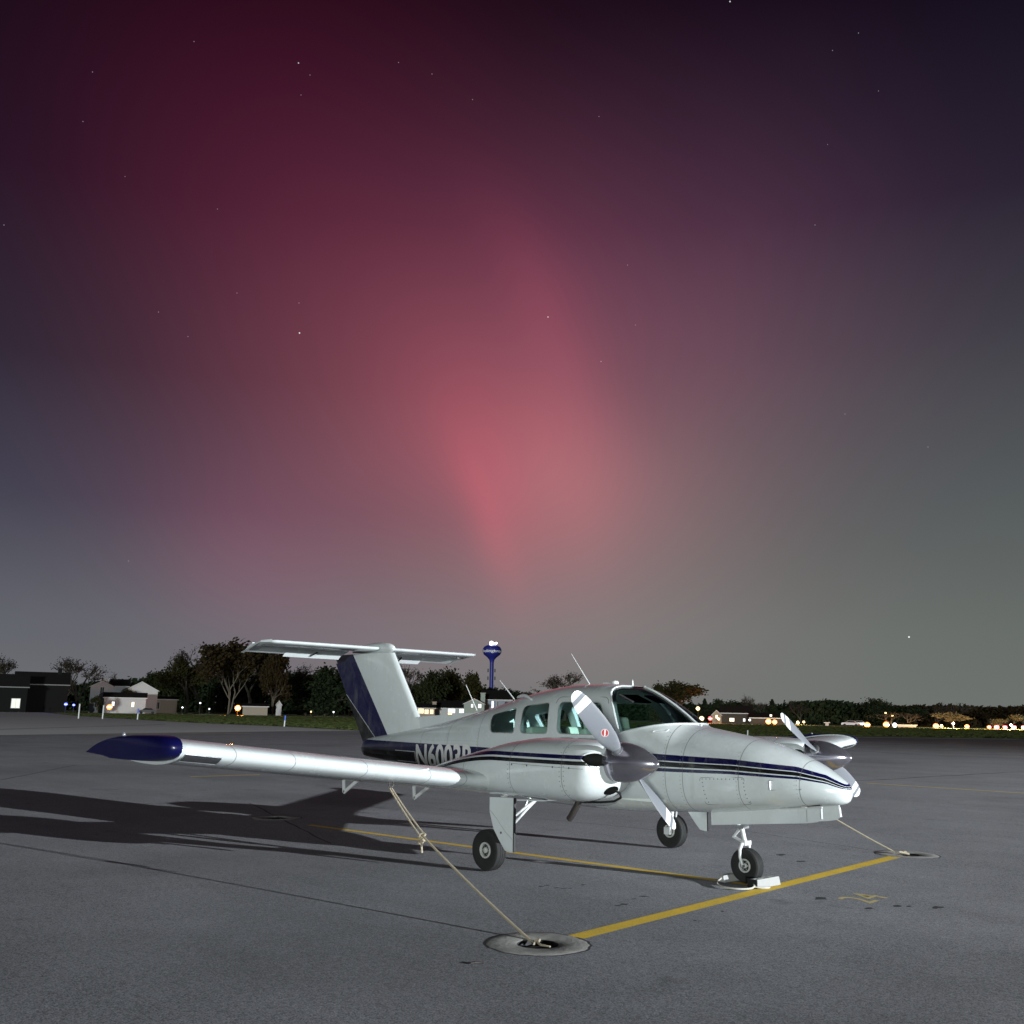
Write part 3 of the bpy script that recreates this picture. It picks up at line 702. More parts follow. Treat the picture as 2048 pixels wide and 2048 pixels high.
# fin, dorsal fillet, rudder
def foil(n=12, tk=.12):
    up_ = []; lo_ = []
    for i in range(n+1):
        q = .5*(1-math.cos(math.pi*i/n)); y = 5*tk*(.2969*math.sqrt(q)-.1260*q-.3516*q*q+.2843*q**3-.1020*q**4)
        up_.append((q, y)); lo_.append((q, -y))
    return up_ + lo_[-2:0:-1]
def vsec(xle, xte, z, tk, cut0=0, cut1=1):
    return [(xle+(xte-xle)*u, (xle-xte)*v, z) for u, v in foil(14, tk)]
def lerp(a, b, q): return a+(b-a)*q
def fin_le(z): return lerp(-3.36, -4.12, (z-1.60)/(2.66-1.60))
def fin_te(z): return lerp(-4.70, -5.66, (z-1.10)/(2.47-1.10))
mb = MB(); mb.rings([vsec(fin_le(z), fin_te(z)+.02, z, .095) for z in frange(1.15, 2.60, .08)]); 
FIN = mb.build('fin', M_fin, AIR, 50)
mb = MB(); zz_ = [1.13, 2.47]
def rudsec(z, hinge=.36):
    te = fin_te(z); le = lerp(fin_le(z), te, 1-hinge); 
    return [(le, -.050, z), (le, .050, z), (te-.012, .008, z), (te-.012, -.008, z)]
mb.rings([rudsec(z, .30) for z in frange(1.13, 2.465, .1)]); mb.build('rudder', M_fin, FIN, 30)
mb = MB(); mb.rings([[(-2.02,-.004,1.69),(-2.02,.004,1.69),(-2.02,.004,1.715),(-2.02,-.004,1.715)], [(-2.6,-.03,1.50),(-2.6,.03,1.50),(-2.6,.012,1.682),(-2.6,-.012,1.682)], [(-3.1,-.045,1.40),(-3.1,.045,1.40),(-3.1,.016,1.652),(-3.1,-.016,1.652)], [(-3.42,-.05,1.36),(-3.42,.05,1.36),(-3.42,.022,1.63),(-3.42,-.022,1.63)]]); mb.build('dorsal_fillet', M_wht, FIN, 60)
mb = MB(); mb.rings([[(x, r*math.cos(a)*.8, zc+r*math.sin(a)) for a in [2*math.pi*j/16 for j in range(16)]] for x, zc, r in ((-4.07,2.66,.01),(-4.10,2.665,.04),(-4.18,2.672,.070),(-4.35,2.680,.088),(-4.65,2.682,.085),(-4.95,2.67,.06),(-5.2,2.645,.02))]); mb.build('tail_bullet', M_wht, FIN, 60)
# stabilizer
mb = MB()
def hsec(y, xle, xte, zc, tk, rotd=0.0):
    out = []
    for u, v in foil(12, tk):
        x = xle+(xte-xle)*u; z = zc+(xle-xte)*v
        out.append((x, y, z - (xle-x)*math.tan(R(rotd))))
    return out
KS = .97
st_ = [(-2.06,-4.50,.06),(-2.02,-4.40,.09),(-1.95,-4.355,.11),(0,-4.35,.11),(1.95,-4.355,.11),(2.02,-4.40,.09),(2.06,-4.50,.06)]
mb.rings([hsec(y*KS, xl, -4.90, 2.672, tk*(xl+4.90)/.55*1.2, 3) for y, xl, tk in st_]); STAB = mb.build('stabilizer', M_wht, AIR, 40)
def elev(y0, y1, name, x0=-4.90, ch=.26, droop=22, z0=2.645, th=.045, sk=.0):
    mb = MB(); c, s = math.cos(R(droop)), math.sin(R(droop)); rs = []
    for y, e in ((y0*KS, 0), (y1*KS, sk)):
        rs.append([(x0, y, z0+th/2), (x0-(ch+e)*c, y, z0-(ch+e)*s+.004), (x0-(ch+e)*c, y, z0-(ch+e)*s-.004), (x0, y, z0-th/2)])
    mb.rings(rs); return mb.build(name, M_wht, STAB)
elev(-2.06, -1.37, 'elevator'); elev(-1.37, -.30, 'elevator', ch=.20); elev(2.06, 1.37, 'elevator'); elev(1.37, .30, 'elevator', ch=.20)
for s_ in (-1, 1):
    elev(s_*1.36, s_*.31, 'trim_tab', x0=-5.09, ch=.10, droop=40, z0=2.572, th=.016)
    mb = MB(); mb.tube([(-4.98, s_*.82, 2.585), (-5.12, s_*.86, 2.53)], .012, 6); mb.build('trim_rod', M_dark, STAB)
    mb = MB(); mb.rings([[(-4.40,s_*2.02*KS,2.70),(-4.60,s_*2.09*KS,2.69),(-5.16,s_*2.09*KS,2.535),(-5.14,s_*2.06*KS,2.525),(-4.90,s_*2.06*KS,2.62)],[(-4.40,s_*2.02*KS,2.66),(-4.60,s_*2.10*KS,2.66),(-5.16,s_*2.10*KS,2.53),(-5.14,s_*2.06*KS,2.52),(-4.90,s_*2.05*KS,2.60)]]); mb.build('tip_horn', M_wht, STAB)

# wings
def wz(y): return .785 + .103*abs(y)
INC = 3.2
def wsec(y, xle, xte, tk=.15, dz=0.0, n=16):
    c = xle-xte; out = []
    for u, v in foil(n, tk):
        camb = .06*u*(1-u)
        x = xle-c*u; z = wz(y)+dz + c*(v+camb*.5) - c*u*math.tan(R(INC)) 
        out.append((x, y, z))
    return out
LE, TE = .56, -.90
def make_wing(s_):
    lab = 'wing'
    mb = MB()
    ys = [(.35,.98,-.92),(1.2,.80,-.91),(2.0,.66,-.90),(2.3,.60,TE),(2.5,LE,TE)] + [(y, LE, TE) for y in frange(2.8, 5.6, .35)]
    mb.rings([wsec(s_*y, a, b) for y, a, b in ys]); w = mb.build('wing', M_wing, AIR, 40)
    TUP = [(0,0),(.008,.040),(.035,.072),(.1,.098),(.2,.115),(.4,.128),(.55,.130),(.66,.120),(.8,.085),(.92,.040),(1,.004)]
    TLO = [(1,-.004),(.9,-.012),(.75,-.030),(.55,-.052),(.35,-.090),(.2,-.100),(.1,-.088),(.035,-.062),(.008,-.034)]
    rs = []
    for y, k_, dy in ((5.604,1.012,.0),(5.66,1.0,.03),(5.70,.965,.06),(5.735,.88,.06),(5.76,.74,.045),(5.775,.5,.03)):
        ring = []
        for u, dz in TUP+TLO:
            x = TE-.01+(LE-TE+.015)*(1-u)*k_; yy = y + dy*u*1.2
            ring.append((x, s_*yy, wz(5.70)-(LE-x)*math.tan(R(INC))+.004+dz*(.35+.65*k_)))
        rs.append(ring)
    mb = MB(); mb.rings(rs); tp = mb.build('wing_tip', M_navy, w, 50)
    mb = MB(); mb.rings([wsec(s_*5.592, LE+.009, TE-.004, .165), wsec(s_*5.606, LE+.009, TE-.004, .165)]); mb.build('tip_band', M_wht, w, 60)
    mb = MB(); mb.lathe([(.014,0),(.020,.012),(.012,.030)], (LE-.85, s_*5.74, wz(5.7)+.080), 'z', 10); mb.build('position_light', mat('position_lamp_glass', (.12,.12,.14), .15), tp, 60)
    # landing light window set in the leading edge
    mb = MB(); rs = []
    for y in frange(5.23, 5.56, .08):
        ring = []
        sl = (y-5.26)/.27
        for i in range(9):
            q = i/8; u = lerp(.006, .085, q); vv = 5*.15*(.2969*math.sqrt(u)-.126*u-.3516*u*u+.2843*u**3-.1015*u**4)
            c = LE-TE; ring.append((LE-c*u+.004, s_*y, wz(y)-c*vv-c*u*math.tan(R(INC))-.003))
        rs.append(ring)
    vs = [p for r_ in rs for p in r_]; n_ = 9
    mb.add(vs, [(i*n_+j, i*n_+j+1, (i+1)*n_+j+1, (i+1)*n_+j) for i in range(len(rs)-1) for j in range(n_-1)])
    mb.build('landing_light', M_lens, w, 60)
    def le_pt(y, u, sgn, lift=.003):
        vv = 5*.15*(.2969*math.sqrt(u)-.126*u-.3516*u*u+.2843*u**3-.1015*u**4); c = LE-TE
        return (LE-c*u+lift*.5, s_*y, wz(y)+sgn*(c*vv+lift)-c*u*math.tan(R(INC)))
    mb = MB(); loop = [le_pt(5.23,.007,-1), le_pt(5.56,.007,-1), le_pt(5.56,.085,-1), le_pt(5.23,.085,-1), le_pt(5.23,.007,-1), le_pt(5.56,.007,-1)]
    mb.tube(loop, .0035, 5, False); mb.build('light_frame', M_metal, w)
    # stall strip, fuel cap, vents
    mb = MB(); mb.box(le_pt(3.14,.004,1,.004), (.012, .32, .014), Matrix.Rotation(-s_*R(5.9), 3, 'X')); mb.build('stall_strip', M_wht, w)
    mb = MB(); mb.lathe([(.06,0),(.06,.008),(.03,.014)], (.15, s_*3.75, wz(3.75)+.085), 'z', 16); mb.build('fuel_cap', M_metal, w, 50)
    # hinge brackets below the trailing edge
    for y, xo in ((3.12, 0), (2.32, .20)):
        mb = MB(); z0 = wz(y)-.135
        A, B, C = (-.40+xo, z0+.045), (-.72+xo, z0+.03), (-.70+xo, z0-.125)
        def bar(a, b, w_):
            a = Vector(a); b = Vector(b); d_ = (b-a).normalized(); n_ = Vector((-d_.y, d_.x))*w_/2
            mb.prism([tuple(a+n_), tuple(b+n_), tuple(b-n_), tuple(a-n_)], lambda u, v, t_: (u, t_, v), s_*y-.008, s_*y+.008)
        bar(B, C, .034); bar(A, C, .034)
        mb.box((-.45+xo, s_*y, z0+.03), (.10, .05, .04)); stuff(mb.build('hinge_bracket', M_gear, w))
    # tie-down ring
    mb = MB(); c = Vector((.33, s_*3.27, wz(3.27)-.105)); mb.tube([c+Vector((0, .028*math.cos(a), .028*math.sin(a)-.02)) for a in [2*math.pi*j/12 for j in range(13)]], .006, 6); mb.tube([c+Vector((0,0,.0)), c+Vector((0,0,.06))], .010, 6); mb.build('tie_down_ring', M_exh, w)
    return w
WR = make_wing(-1); WL = make_wing(1)

# engine nacelles
NT_ = [(1.995,1.405,1.085,.225,2.4),(1.975,1.425,1.04,.285,2.5),(1.93,1.443,.975,.345,2.6),(1.85,1.458,.915,.385,2.7),(1.7,1.470,.872,.415,2.8),(1.5,1.477,.856,.432,2.8),(1.2,1.473,.851,.440,2.8),(.8,1.432,.856,.438,2.8),(.33,1.337,.866,.425,2.7),(0,1.262,.875,.395,2.6),(-.4,1.165,.886,.33,2.4),(-.8,1.055,.90,.22,2.2),(-1.05,.985,.925,.09,2)]
nxs = [r[0] for r in NT_]
def nring(x, cy_, n=44):
    zt, zb, w, e = [pchip(nxs, [r[i] for r in NT_], x) for i in range(1, 5)]; zc = (zt+zb)/2; out = []
    for j in range(n):
        a = 2*math.pi*j/n; c, s = math.cos(a), math.sin(a)
        out.append((x, cy_+math.copysign(w*abs(c)**(2/e), c), zc+math.copysign((zt-zb)/2*abs(s)**(2/e), s)))
    return out
PY, PZ, PX = 1.81, 1.262, 2.13
def make_nacelle(s_, bang, beta):
    cy_ = s_*PY
    mb = MB(); mb.rings([nring(x, cy_) for x in [1.995,1.985,1.975,1.955,1.93,1.89,1.85,1.78]+frange(1.7, -1.05, .11)]); me = mb.mesh('nacelle', [M_nac, M_dark])
    cut = []
    for q in (-1, 1):
        pr = []
        for j in range(20):
            a = 2*math.pi*j/20; pr.append((cy_+q*.262+.105*math.cos(a)*1.0, PZ+.022+.070*math.sin(a)))
        mm = MB().prism(pr, lambda u, v, t_: (t_, u, v), 1.55, 2.3).mesh('c', M_dark)
        mm.materials.clear(); mm.materials.append(M_nac); mm.materials.append(M_dark); mm.polygons.foreach_set('material_index', [1]*len(mm.polygons)); cut.append(mm)
    pr = [(cy_+.10*math.cos(2*math.pi*j/16), .985+.045*math.sin(2*math.pi*j/16)) for j in range(16)]
    mm = MB().prism(pr, lambda u, v, t_: (t_, u, v), 1.6, 2.3).mesh('c', M_dark); mm.materials.clear(); mm.materials.append(M_nac); mm.materials.append(M_dark); mm.polygons.foreach_set('material_index', [1]*len(mm.polygons)); cut.append(mm)
    me = boolean(me, cut, 'DIFFERENCE'); remat(me, [M_nac, M_dark]); smooth_mesh(me, 35)
    N = link('nacelle', me, AIR)
    # inlet lips
    for q in (-1, 1):
        mb = MB(); pts = []
        for j in range(22):
            a = 2*math.pi*j/20; y = cy_+q*.262+.105*math.cos(a); z = PZ+.022+.070*math.sin(a)
            # x on the cowl surface for this (y,z)
            x = 1.99
            for xx in frange(1.995, 1.60, .01):
                zt, zb, w, e = [pchip(nxs, [r[i] for r in NT_], xx) for i in range(1, 5)]; zc = (zt+zb)/2
                if (abs(y-cy_)/w)**e + (abs(z-zc)/((zt-zb)/2))**e <= 1: x = xx; break
            pts.append((x, y, z))
        mb.tube(pts, .010, 6, False); mb.build('inlet_lip', M_nac, N, 60)
    # cowl seam, fasteners
    mb = MB(); 
    for xx in (1.75, 1.55, 1.20, .98):
        zt, zb, w, e = [pchip(nxs, [r[i] for r in NT_], xx) for i in range(1, 5)]; zc = (zt+zb)/2
        z = 1.20; y = w*(1-(abs(z-zc)/((zt-zb)/2))**e)**(1/e); mb.lathe([(.010,0),(.006,s_*.004)], (xx, cy_+s_*y, z), 'y', 8)
    for xx in (.925, 1.685, 1.635):
        zt, zb, w, e = [pchip(nxs, [r[i] for r in NT_], xx) for i in range(1, 5)]; zc = (zt+zb)/2; z = zb+.07
        while z < zt-.04:
            y = w*(1-(abs(z-zc)/((zt-zb)/2))**e)**(1/e); mb.lathe([(.0055,0),(.0035,s_*.0022)], (xx, cy_+s_*y, z), 'y', 5); z += .045
    f = mb.build('cowl_fasteners', M_seam, N); stuff(f)
    mb = MB(); pts = []
    for xx in frange(1.90, .98, .06):
        zt, zb, w, e = [pchip(nxs, [r[i] for r in NT_], xx) for i in range(1, 5)]; zc = (zt+zb)/2
        z = 1.222 - .015*(xx-.98); y = w*(1-(abs(z-zc)/((zt-zb)/2))**e)**(1/e); pts.append((xx, cy_+s_*(y+.0005), z-.012))
    mb.tube(pts, .0022, 4); mb.build('cowl_seam', M_seam, N)
    # lower cowl lip, exhaust, cowl flap
    mb = MB(); mb.tube([(1.52, cy_, .90), (1.49, cy_, .82), (1.40, cy_, .70), (1.375, cy_, .675)], .034, 12, False); mb.tube([(1.40, cy_, .70), (1.372, cy_, .672)], .030, 12); mb.build('exhaust_stack', M_exh, N, 60)
    mb = MB(); mb.tube([(1.98, cy_-s_*.02, .985), (2.03, cy_+.02, .965), (2.015, cy_+.05, .925), (1.93, cy_+.05, .885), (1.75, cy_+.04, .862), (1.45, cy_+.02, .848)], .012, 8); mb.build('breather_hose', M_black, N, 60)
    mb = MB(); mb.box((1.05, cy_, .842), (.40, .46, .012), Matrix.Rotation(R(-3), 3, 'Y')); mb.build('cowl_flap', M_wht, N)
    # propeller
    mb = MB(); mb.lathe([(.15, -.16), (.188, -.15), (.190, -.02), (.05, 0), (.04, .05)], (0, 0, 0), 'x', 28)
    P = mb.build('propeller', M_spin, N, 40, (PX, cy_, PZ), (bang, 0, 0))
    # spinner with cut-outs approximated by dark collars round each blade root
    prof = [(.190,-.09),(.190,-.04),(.184,.03),(.168,.11),(.142,.19),(.108,.265),(.070,.33),(.034,.375),(.012,.392),(.0,.394)]
    mb = MB(); mb.lathe(prof[:-1]+[(.001,.394)], (0, 0, 0), 'x', 36); mb.build('spinner', M_spin, P, 50)
    for q in (0, 1):
        rs = []
        secs = [(.10,.030,.060,62),(.17,.034,.075,56),(.24,.030,.135,48),(.34,.022,.180,40),(.48,.018,.200,34),(.62,.015,.200,29),(.76,.012,.186,25),(.87,.009,.162,22),(.935,.007,.132,21),(.975,.005,.088,20),(.992,.003,.034,20)]
        for r_, th, ch, tw in secs:
            ring = []; b = R(tw)*(-1 if beta > 0 else 1)
            for j in range(14):
                a = 2*math.pi*j/14; yy = ch/2*math.cos(a); xx = th/2*math.sin(a)*(1.0)
                ring.append((xx*math.cos(b)-yy*math.sin(b), xx*math.sin(b)+yy*math.cos(b), r_))
            rs.append(ring)
        mb = MB(); mb.rings(rs); mb.build('blade', M_blade if (q == 0 and s_ < 0) else M_blade0, P, 50, None, (math.pi*q, 0, 0))
        mb = MB(); mb.lathe([(.052,.135),(.060,.15),(.062,.182),(.050,.190)], (0,0,0), 'z', 18); mb.build('blade_collar', M_dark if q else M_metal, P, 50, None, (math.pi*q, 0, 0))
    return N
# blade axis local z -> rotate about x by ang: (0,-sin,cos)
NR = make_nacelle(-1, math.atan2(.77, .657), 1)
NL = make_nacelle(1, math.atan2(.863, .474), -1)

# registration letters laid on the curved skin
me = text_mesh('N6003R', .40, 0, .011)
xs_ = [v.co.x for v in me.vertices]; mn, mx_ = min(xs_), max(xs_)
bm = bmesh.new(); bm.from_mesh(me); bmesh.ops.triangulate(bm, faces=bm.faces)
for cx in frange(mn, mx_, .05)[1:-1]: bmesh.ops.bisect_plane(bm, geom=bm.verts[:]+bm.edges[:]+bm.faces[:], plane_co=(cx,0,0), plane_no=(1,0,0))
for cz in frange(0, .3, .04)[1:]: bmesh.ops.bisect_plane(bm, geom=bm.verts[:]+bm.edges[:]+bm.faces[:], plane_co=(0,cz,0), plane_no=(0,1,0))
for v in bm.verts:
    u = (v.co.x-mn)/(mx_-mn); x = -3.06 + u*1.46; z = .930 + .045*u + v.co.y*1.13
    v.co = (x, -(fsurf_y(x, z)+.004), z)
bm.to_mesh(me); bm.free(); me.materials.append(M_ltr); link('registration', me, FUS)

# landing gear
def wheel(parent, c, rad, wid, hubr):
    rnd = wid/2; prof = []
    # tyre profile with tread grooves
    pf = [(hubr, -.62*rnd), (hubr+.01, -.80*rnd), (rad*.72, -1.0*rnd), (rad*.86, -.98*rnd), (rad*.945, -.84*rnd), (rad*.978, -.62*rnd)]
    tread = []
    for g in (-.38, 0.0, .38):
        tread += [(rad*.992, (g-.10)*rnd), (rad*.968, (g-.045)*rnd), (rad*.968, (g+.045)*rnd), (rad*.992, (g+.10)*rnd)]
    pf = pf + tread + [(r, -h) for r, h in reversed(pf)]
    mb = MB(); o = Vector((0,0,0)); n = 40; rs = []
    for r, h in pf: rs.append([Vector((r*math.cos(2*math.pi*j/n), h, r*math.sin(2*math.pi*j/n))) for j in range(n)])
    mb.rings(rs, False, True); W_ = mb.build('wheel', M_tyre, parent, 28, c)
    for s_ in (-1, 1):
        mb = MB(); pr = [(hubr*1.02, .70*rnd), (hubr*1.0, .86*rnd), (hubr*.92, .90*rnd), (hubr*.80, .86*rnd), (hubr*.72, .55*rnd), (hubr*.40, .50*rnd), (hubr*.36, .80*rnd), (hubr*.25, .86*rnd), (hubr*.01, .86*rnd)]
        mb.rings([[Vector((r*math.cos(2*math.pi*j/28), s_*h, r*math.sin(2*math.pi*j/28))) for j in range(28)] for r, h in pr], False); mb.build('rim', M_rim, W_, 40)
        mb = MB(); mb.add([(hubr*.74*math.cos(2*math.pi*j/24), s_*.60*rnd, hubr*.74*math.sin(2*math.pi*j/24)) for j in range(24)], [tuple(range(24))]); mb.build('brake_recess', M_dark, W_)
        mb = MB()
        for j in range(6):
            a = math.pi/3*j; mb.lathe([(.008, .58*rnd*s_), (.008, .72*rnd*s_)], (hubr*.56*math.cos(a), 0, hubr*.56*math.sin(a)), 'y', 6)
        stuff(mb.build('wheel_bolts', M_metal, W_))
    return W_
def main_gear(s_):
    G = MB().tube([(.12, s_*1.52, .93), (.08, s_*1.54, .52)], .042, 12).tube([(.085, s_*1.54, .55), (.03, s_*1.545, .24)], .028, 12).box((.0, s_*1.545, .225), (.10, .05, .09)).build('main_gear', M_gear, AIR, 40)
    wheel(G, (-.005, s_*1.635, .2215), .2215, .155, .085)
    mb = MB(); mb.tube([(0, s_*1.53, .2215), (0, s_*1.64, .2215)], .02, 10); mb.build('axle', M_metal, G)
    dp = [(.115,.80),(.495,.815),(.505,.255),(.455,.250),(.375,.262),(.28,.36),(.188,.47),(.118,.645)]
    mb = MB(); mb.prism(dp, lambda u, v, t_: (u, t_, v), s_*1.735, s_*1.752); d = mb.build('gear_door', M_wht, G)
    mb = MB(); mb.box((.503, s_*1.738, .535), (.014, .028, .56)); mb.build('door_seal', M_black, d)
    mb = MB(); mb.lathe([(.012, 0), (.012, s_*.006), (.006, s_*.008)], (.31, s_*1.752, .44), 'y', 10); mb.build('door_bolt', M_seam, d)
    mb = MB(); mb.tube([(.125, s_*1.753, .66), (.24, s_*1.753, .58), (.37, s_*1.753, .46), (.49, s_*1.753, .385)], .0035, 5); mb.build('door_rib', M_seal, d)
    for za, zb in ((.52, .83), (.42, .86)):
        mb = MB(); mb.tube([(.15, s_*1.52, za), (.30, s_*1.36, (za+zb)/2+.02), (.42, s_*1.20, zb)], .015, 8); mb.build('side_brace', M_gear, G, 50)
    mb = MB(); mb.tube([(.28, s_*1.38, .66), (.30, s_*1.34, .76), (.40, s_*1.24, .86)], .009, 6); mb.build('brace_lock', M_metal, G, 50)
    mb = MB(); mb.tube([(.10, s_*1.50, .9), (.07, s_*1.49, .6), (.02, s_*1.50, .3)], .006, 6); mb.build('brake_hose', M_black, G)
    mb = MB(); mb.box((.24, s_*1.30, .885), (.56, .78, .02)); mb.build('wheel_well', M_dark, G)
    return G
main_gear(-1); main_gear(1)
NG = MB().tube([(2.165, 0, .80), (2.195, 0, .56)], .045, 14).tube([(2.19, 0, .58), (2.235, 0, .395)], .024, 12).build('nose_gear', M_gear, AIR, 40)
wheel(NG, (2.25, 0, .178), .178, .13, .070)
mb = MB()
for s_ in (-1, 1):
    mb.tube([(2.24, s_*.02, .412), (2.235, s_*.068, .395), (2.22, s_*.085, .34), (2.222, s_*.086, .26), (2.25, s_*.086, .178)], [.022,.022,.019,.017,.015], 10)
mb.box((2.24, 0, .405), (.06, .12, .045)); mb.build('fork', M_gear, NG, 50)
mb = MB(); mb.tube([(2.25, -.10, .178), (2.25, .10, .178)], .016, 10); mb.build('axle', M_metal, NG)
for a, b in (((2.17, .54), (2.09, .455)), ((2.09, .455), (2.20, .41))):
    mb = MB(); mb.tube([(a[0], -.022, a[1]), (b[0], -.012, b[1])], .009, 6); mb.tube([(a[0], .022, a[1]), (b[0], .012, b[1])], .009, 6); mb.build('torque_link', M_gear, NG)
mb = MB(); mb.box((2.19, 0, .575), (.12, .11, .05)); mb.tube([(2.19, -.10, .59), (2.19, .10, .59)], .016, 8); mb.tube([(2.22, -.05, .60), (2.34, -.05, .60)], .014, 8); mb.build('steering_collar', M_metal, NG, 50)
mb = MB(); mb.tube([(2.16, 0, .58), (2.10, -.02, .60), (2.02, -.02, .68)], .016, 8); mb.build('drag_brace', M_exh, NG)
for s_ in (-1, 1):
    mb = MB(); dp = [(1.935,.700),(3.245,.846),(3.255,.742),(3.20,.708),(3.09,.688),(1.948,.572)]
    mb.prism(dp, lambda u, v, t_: (u, s_*(.170+t_)+s_*(.80-v)*.10, v), -.006, .006); d = mb.build('nose_gear_door', M_wht, NG)
    mb = MB(); mb.tube([(3.245, s_*.176, .835), (3.252, s_*.187, .742)], .012, 6); mb.build('door_bumper', M_gear, d)
    mb = MB(); mb.tube([(3.09, s_*.187, .70), (3.085, s_*.178, .82)], .005, 5); mb.build('door_joint', M_seal, d)
    mb = MB(); mb.tube([(1.93, s_*.172, .702), (3.25, s_*.168, .850)], .009, 6)
    for q in (.15, .38, .62, .85): mb.box((lerp(1.93, 3.25, q), s_*.172, lerp(.702, .850, q)+.006), (.05, .02, .022))
    mb.build('door_hinge', M_gear, d)
mb = MB(); mb.box((2.6, 0, .80), (1.25, .30, .012), Matrix.Rotation(R(-6.2), 3, 'Y')); mb.build('wheel_bay', M_dark, NG)

# ------------------------------------------------------------------ ropes and chocks
def sag(a, b, n, s): 
    a = Vector(a); b = Vector(b); return [a.lerp(b, i/n) - Vector((0, 0, s*4*(i/n)*(1-i/n))) for i in range(n+1)]
RING = Vector((.33, -3.27, wz(3.27)-.145)); HOLE = Vector((2.80, -3.70, -.02)); KNOT = Vector((1.00, -3.385, .58))
T1 = thing('tie_down_rope', 'tan knotted rope from the near wing down to the foreground pad', 'rope', (HOLE.x, HOLE.y, 0), 0, 'wing tie-down ropes')
def local(pts, o): return [Vector(p)-Vector(o) for p in pts]
O1 = (HOLE.x, HOLE.y, 0)
mb = MB(); mb.tube(local(sag(HOLE, KNOT, 14, .02), O1), .011, 7); mb.build('single_line', M_rope, T1, 60)
for q in (-1, 1):
    mb = MB(); mid = RING + Vector((.0, q*.012, -.02)); mb.tube(local(sag(KNOT+Vector((0, q*.03, 0)), mid, 10, .012), O1), .009, 7); mb.build('doubled_line', M_rope, T1, 60)
mb = MB(); rr = random.Random(2); pts = [KNOT + Vector((.022*math.cos(a*1.9)-.02*(a/6), .022*math.sin(a*2.3), .026*math.sin(a*1.5)-.006*a)) for a in [i*.4 for i in range(22)]]
mb.tube(local(pts, O1), .011, 7); mb.build('knot', M_rope, T1, 60)
mb = MB(); mb.tube(local([KNOT+Vector((.01,-.02,-.02)), KNOT+Vector((.05,-.05,-.08)), KNOT+Vector((.06,-.05,-.14))], O1), .010, 7); mb.build('rope_tail', M_rope, T1, 60)
mb = MB(); mb.tube(local([HOLE+Vector((0,0,.02)), HOLE+Vector((.03,.03,.03)), HOLE+Vector((.06,-.02,.02)), HOLE+Vector((.13,-.05,.016)), HOLE+Vector((.20,-.03,.014))], O1), .010, 7); mb.build('loose_end', M_rope, T1, 60)
RL = Vector((.33, 3.27, wz(3.27)-.145)); HL = Vector((2.16, 3.66, -.02)); O2 = (HL.x, HL.y, 0)
T2 = thing('tie_down_rope', 'thin tan rope from the far wing to the pad beyond the nose wheel', 'rope', O2, 0, 'wing tie-down ropes')
mb = MB(); mb.tube(local(sag(HL, RL, 20, .05), O2), .011, 7); mb.build('single_line', M_rope, T2, 60)
mb = MB(); mb.tube(local([HL+Vector((0,0,.03)), HL+Vector((.04,.03,.05)), HL+Vector((-.03,.05,.04)), HL+Vector((.0,-.04,.05)), HL+Vector((.09,.03,.025))], O2), .014, 7); mb.build('knot', M_rope, T2, 60)
CH = thing('wheel_chocks', 'pair of white wheel chocks joined by a rope at the nose wheel', 'wheel chock', (2.3, -.1, 0))
M_ch = mat('chock_white', (.25, .25, .245), .6, var=.12, vscale=18)
def chock(a, b, wdt, hgt, name):
    a = Vector(a)-Vector((2.3,-.1)); b = Vector(b)-Vector((2.3,-.1)); d = (b-a); L = d.length; d.normalize(); q = Vector((-d.y, d.x))
    sec = [(-wdt/2, .003), (wdt/2, .003), (wdt*.34, hgt), (-wdt*.34, hgt)]
    rs = []
    for p, s in ((a, .9), (a+d*.012, 1), (b-d*.012, 1), (b, .9)):
        rs.append([(p.x+q.x*u*s, p.y+q.y*u*s, .003+(v-.003)*s) for u, v in sec])
    mb = MB(); mb.rings(rs); return mb.build(name, M_ch, CH)
c1 = chock((2.475, -.245), (2.475, .19), .12, .085, 'chock'); c2 = chock((2.065, -.215), (2.065, .02), .10, .075, 'chock')
mb = MB(); rr = random.Random(8)
for i in range(9):
    y = -.02+rr.uniform(-.13, .2); x = .175+rr.uniform(-.025, .025); mb.box((x, y, .0862), (.008, rr.uniform(.03, .09), .0012))
stuff(mb.build('worn_print', M_seal, c1))
mb = MB(); mb.box((.175, -.150, .045), (.115, .012, .086)); mb.build('end_cap', M_black, c1)
mb = MB(); pts = [(2.07,-.21,.05),(2.08,-.30,.02),(2.16,-.42,.014),(2.30,-.52,.014),(2.46,-.48,.014),(2.53,-.35,.014),(2.51,-.26,.03),(2.48,-.24,.05)]
P_ = []
for i in range(len(pts)-1):
    for k_ in range(4):
        P_.append(Vector(pts[i]).lerp(Vector(pts[i+1]), k_/4))
P_.append(Vector(pts[-1])); 
for _ in range(2): P_ = [P_[0]]+[(P_[i-1]+P_[i]*2+P_[i+1])/4 for i in range(1, len(P_)-1)]+[P_[-1]]
mb.tube(local(P_, (2.3,-.1,0)), .010, 8); mb.build('joining_rope', M_wrope, CH, 60)
mb = MB(); mb.tube(local([(2.51,-.26,.02),(2.57,-.22,.014),(2.60,-.14,.012),(2.585,-.11,.012)], (2.3,-.1,0)), .010, 7); mb.build('rope_tail', M_wrope, CH, 60)
pb = gp(944, 1926); 
mb = MB(); mb.tube([(0,0,.003),(.01,.02,.006),(.03,.0,.008),(.02,-.02,.006),(0,0,.004),(.05,.06,.002)], .006, 6); o = mb.build('rope_scrap', M_exh, None, 60, (pb[0], pb[1], 0)); tag(o, 'small dark scrap of knotted cord on the asphalt left of the near pad', 'cord')

# ================================================================== BACKGROUND
def hdir(px):
    d = azel(px, 1425); return Vector((d.x, d.y, 0)).normalized()
def bear(px): h = hdir(px); return math.atan2(h.y, h.x)
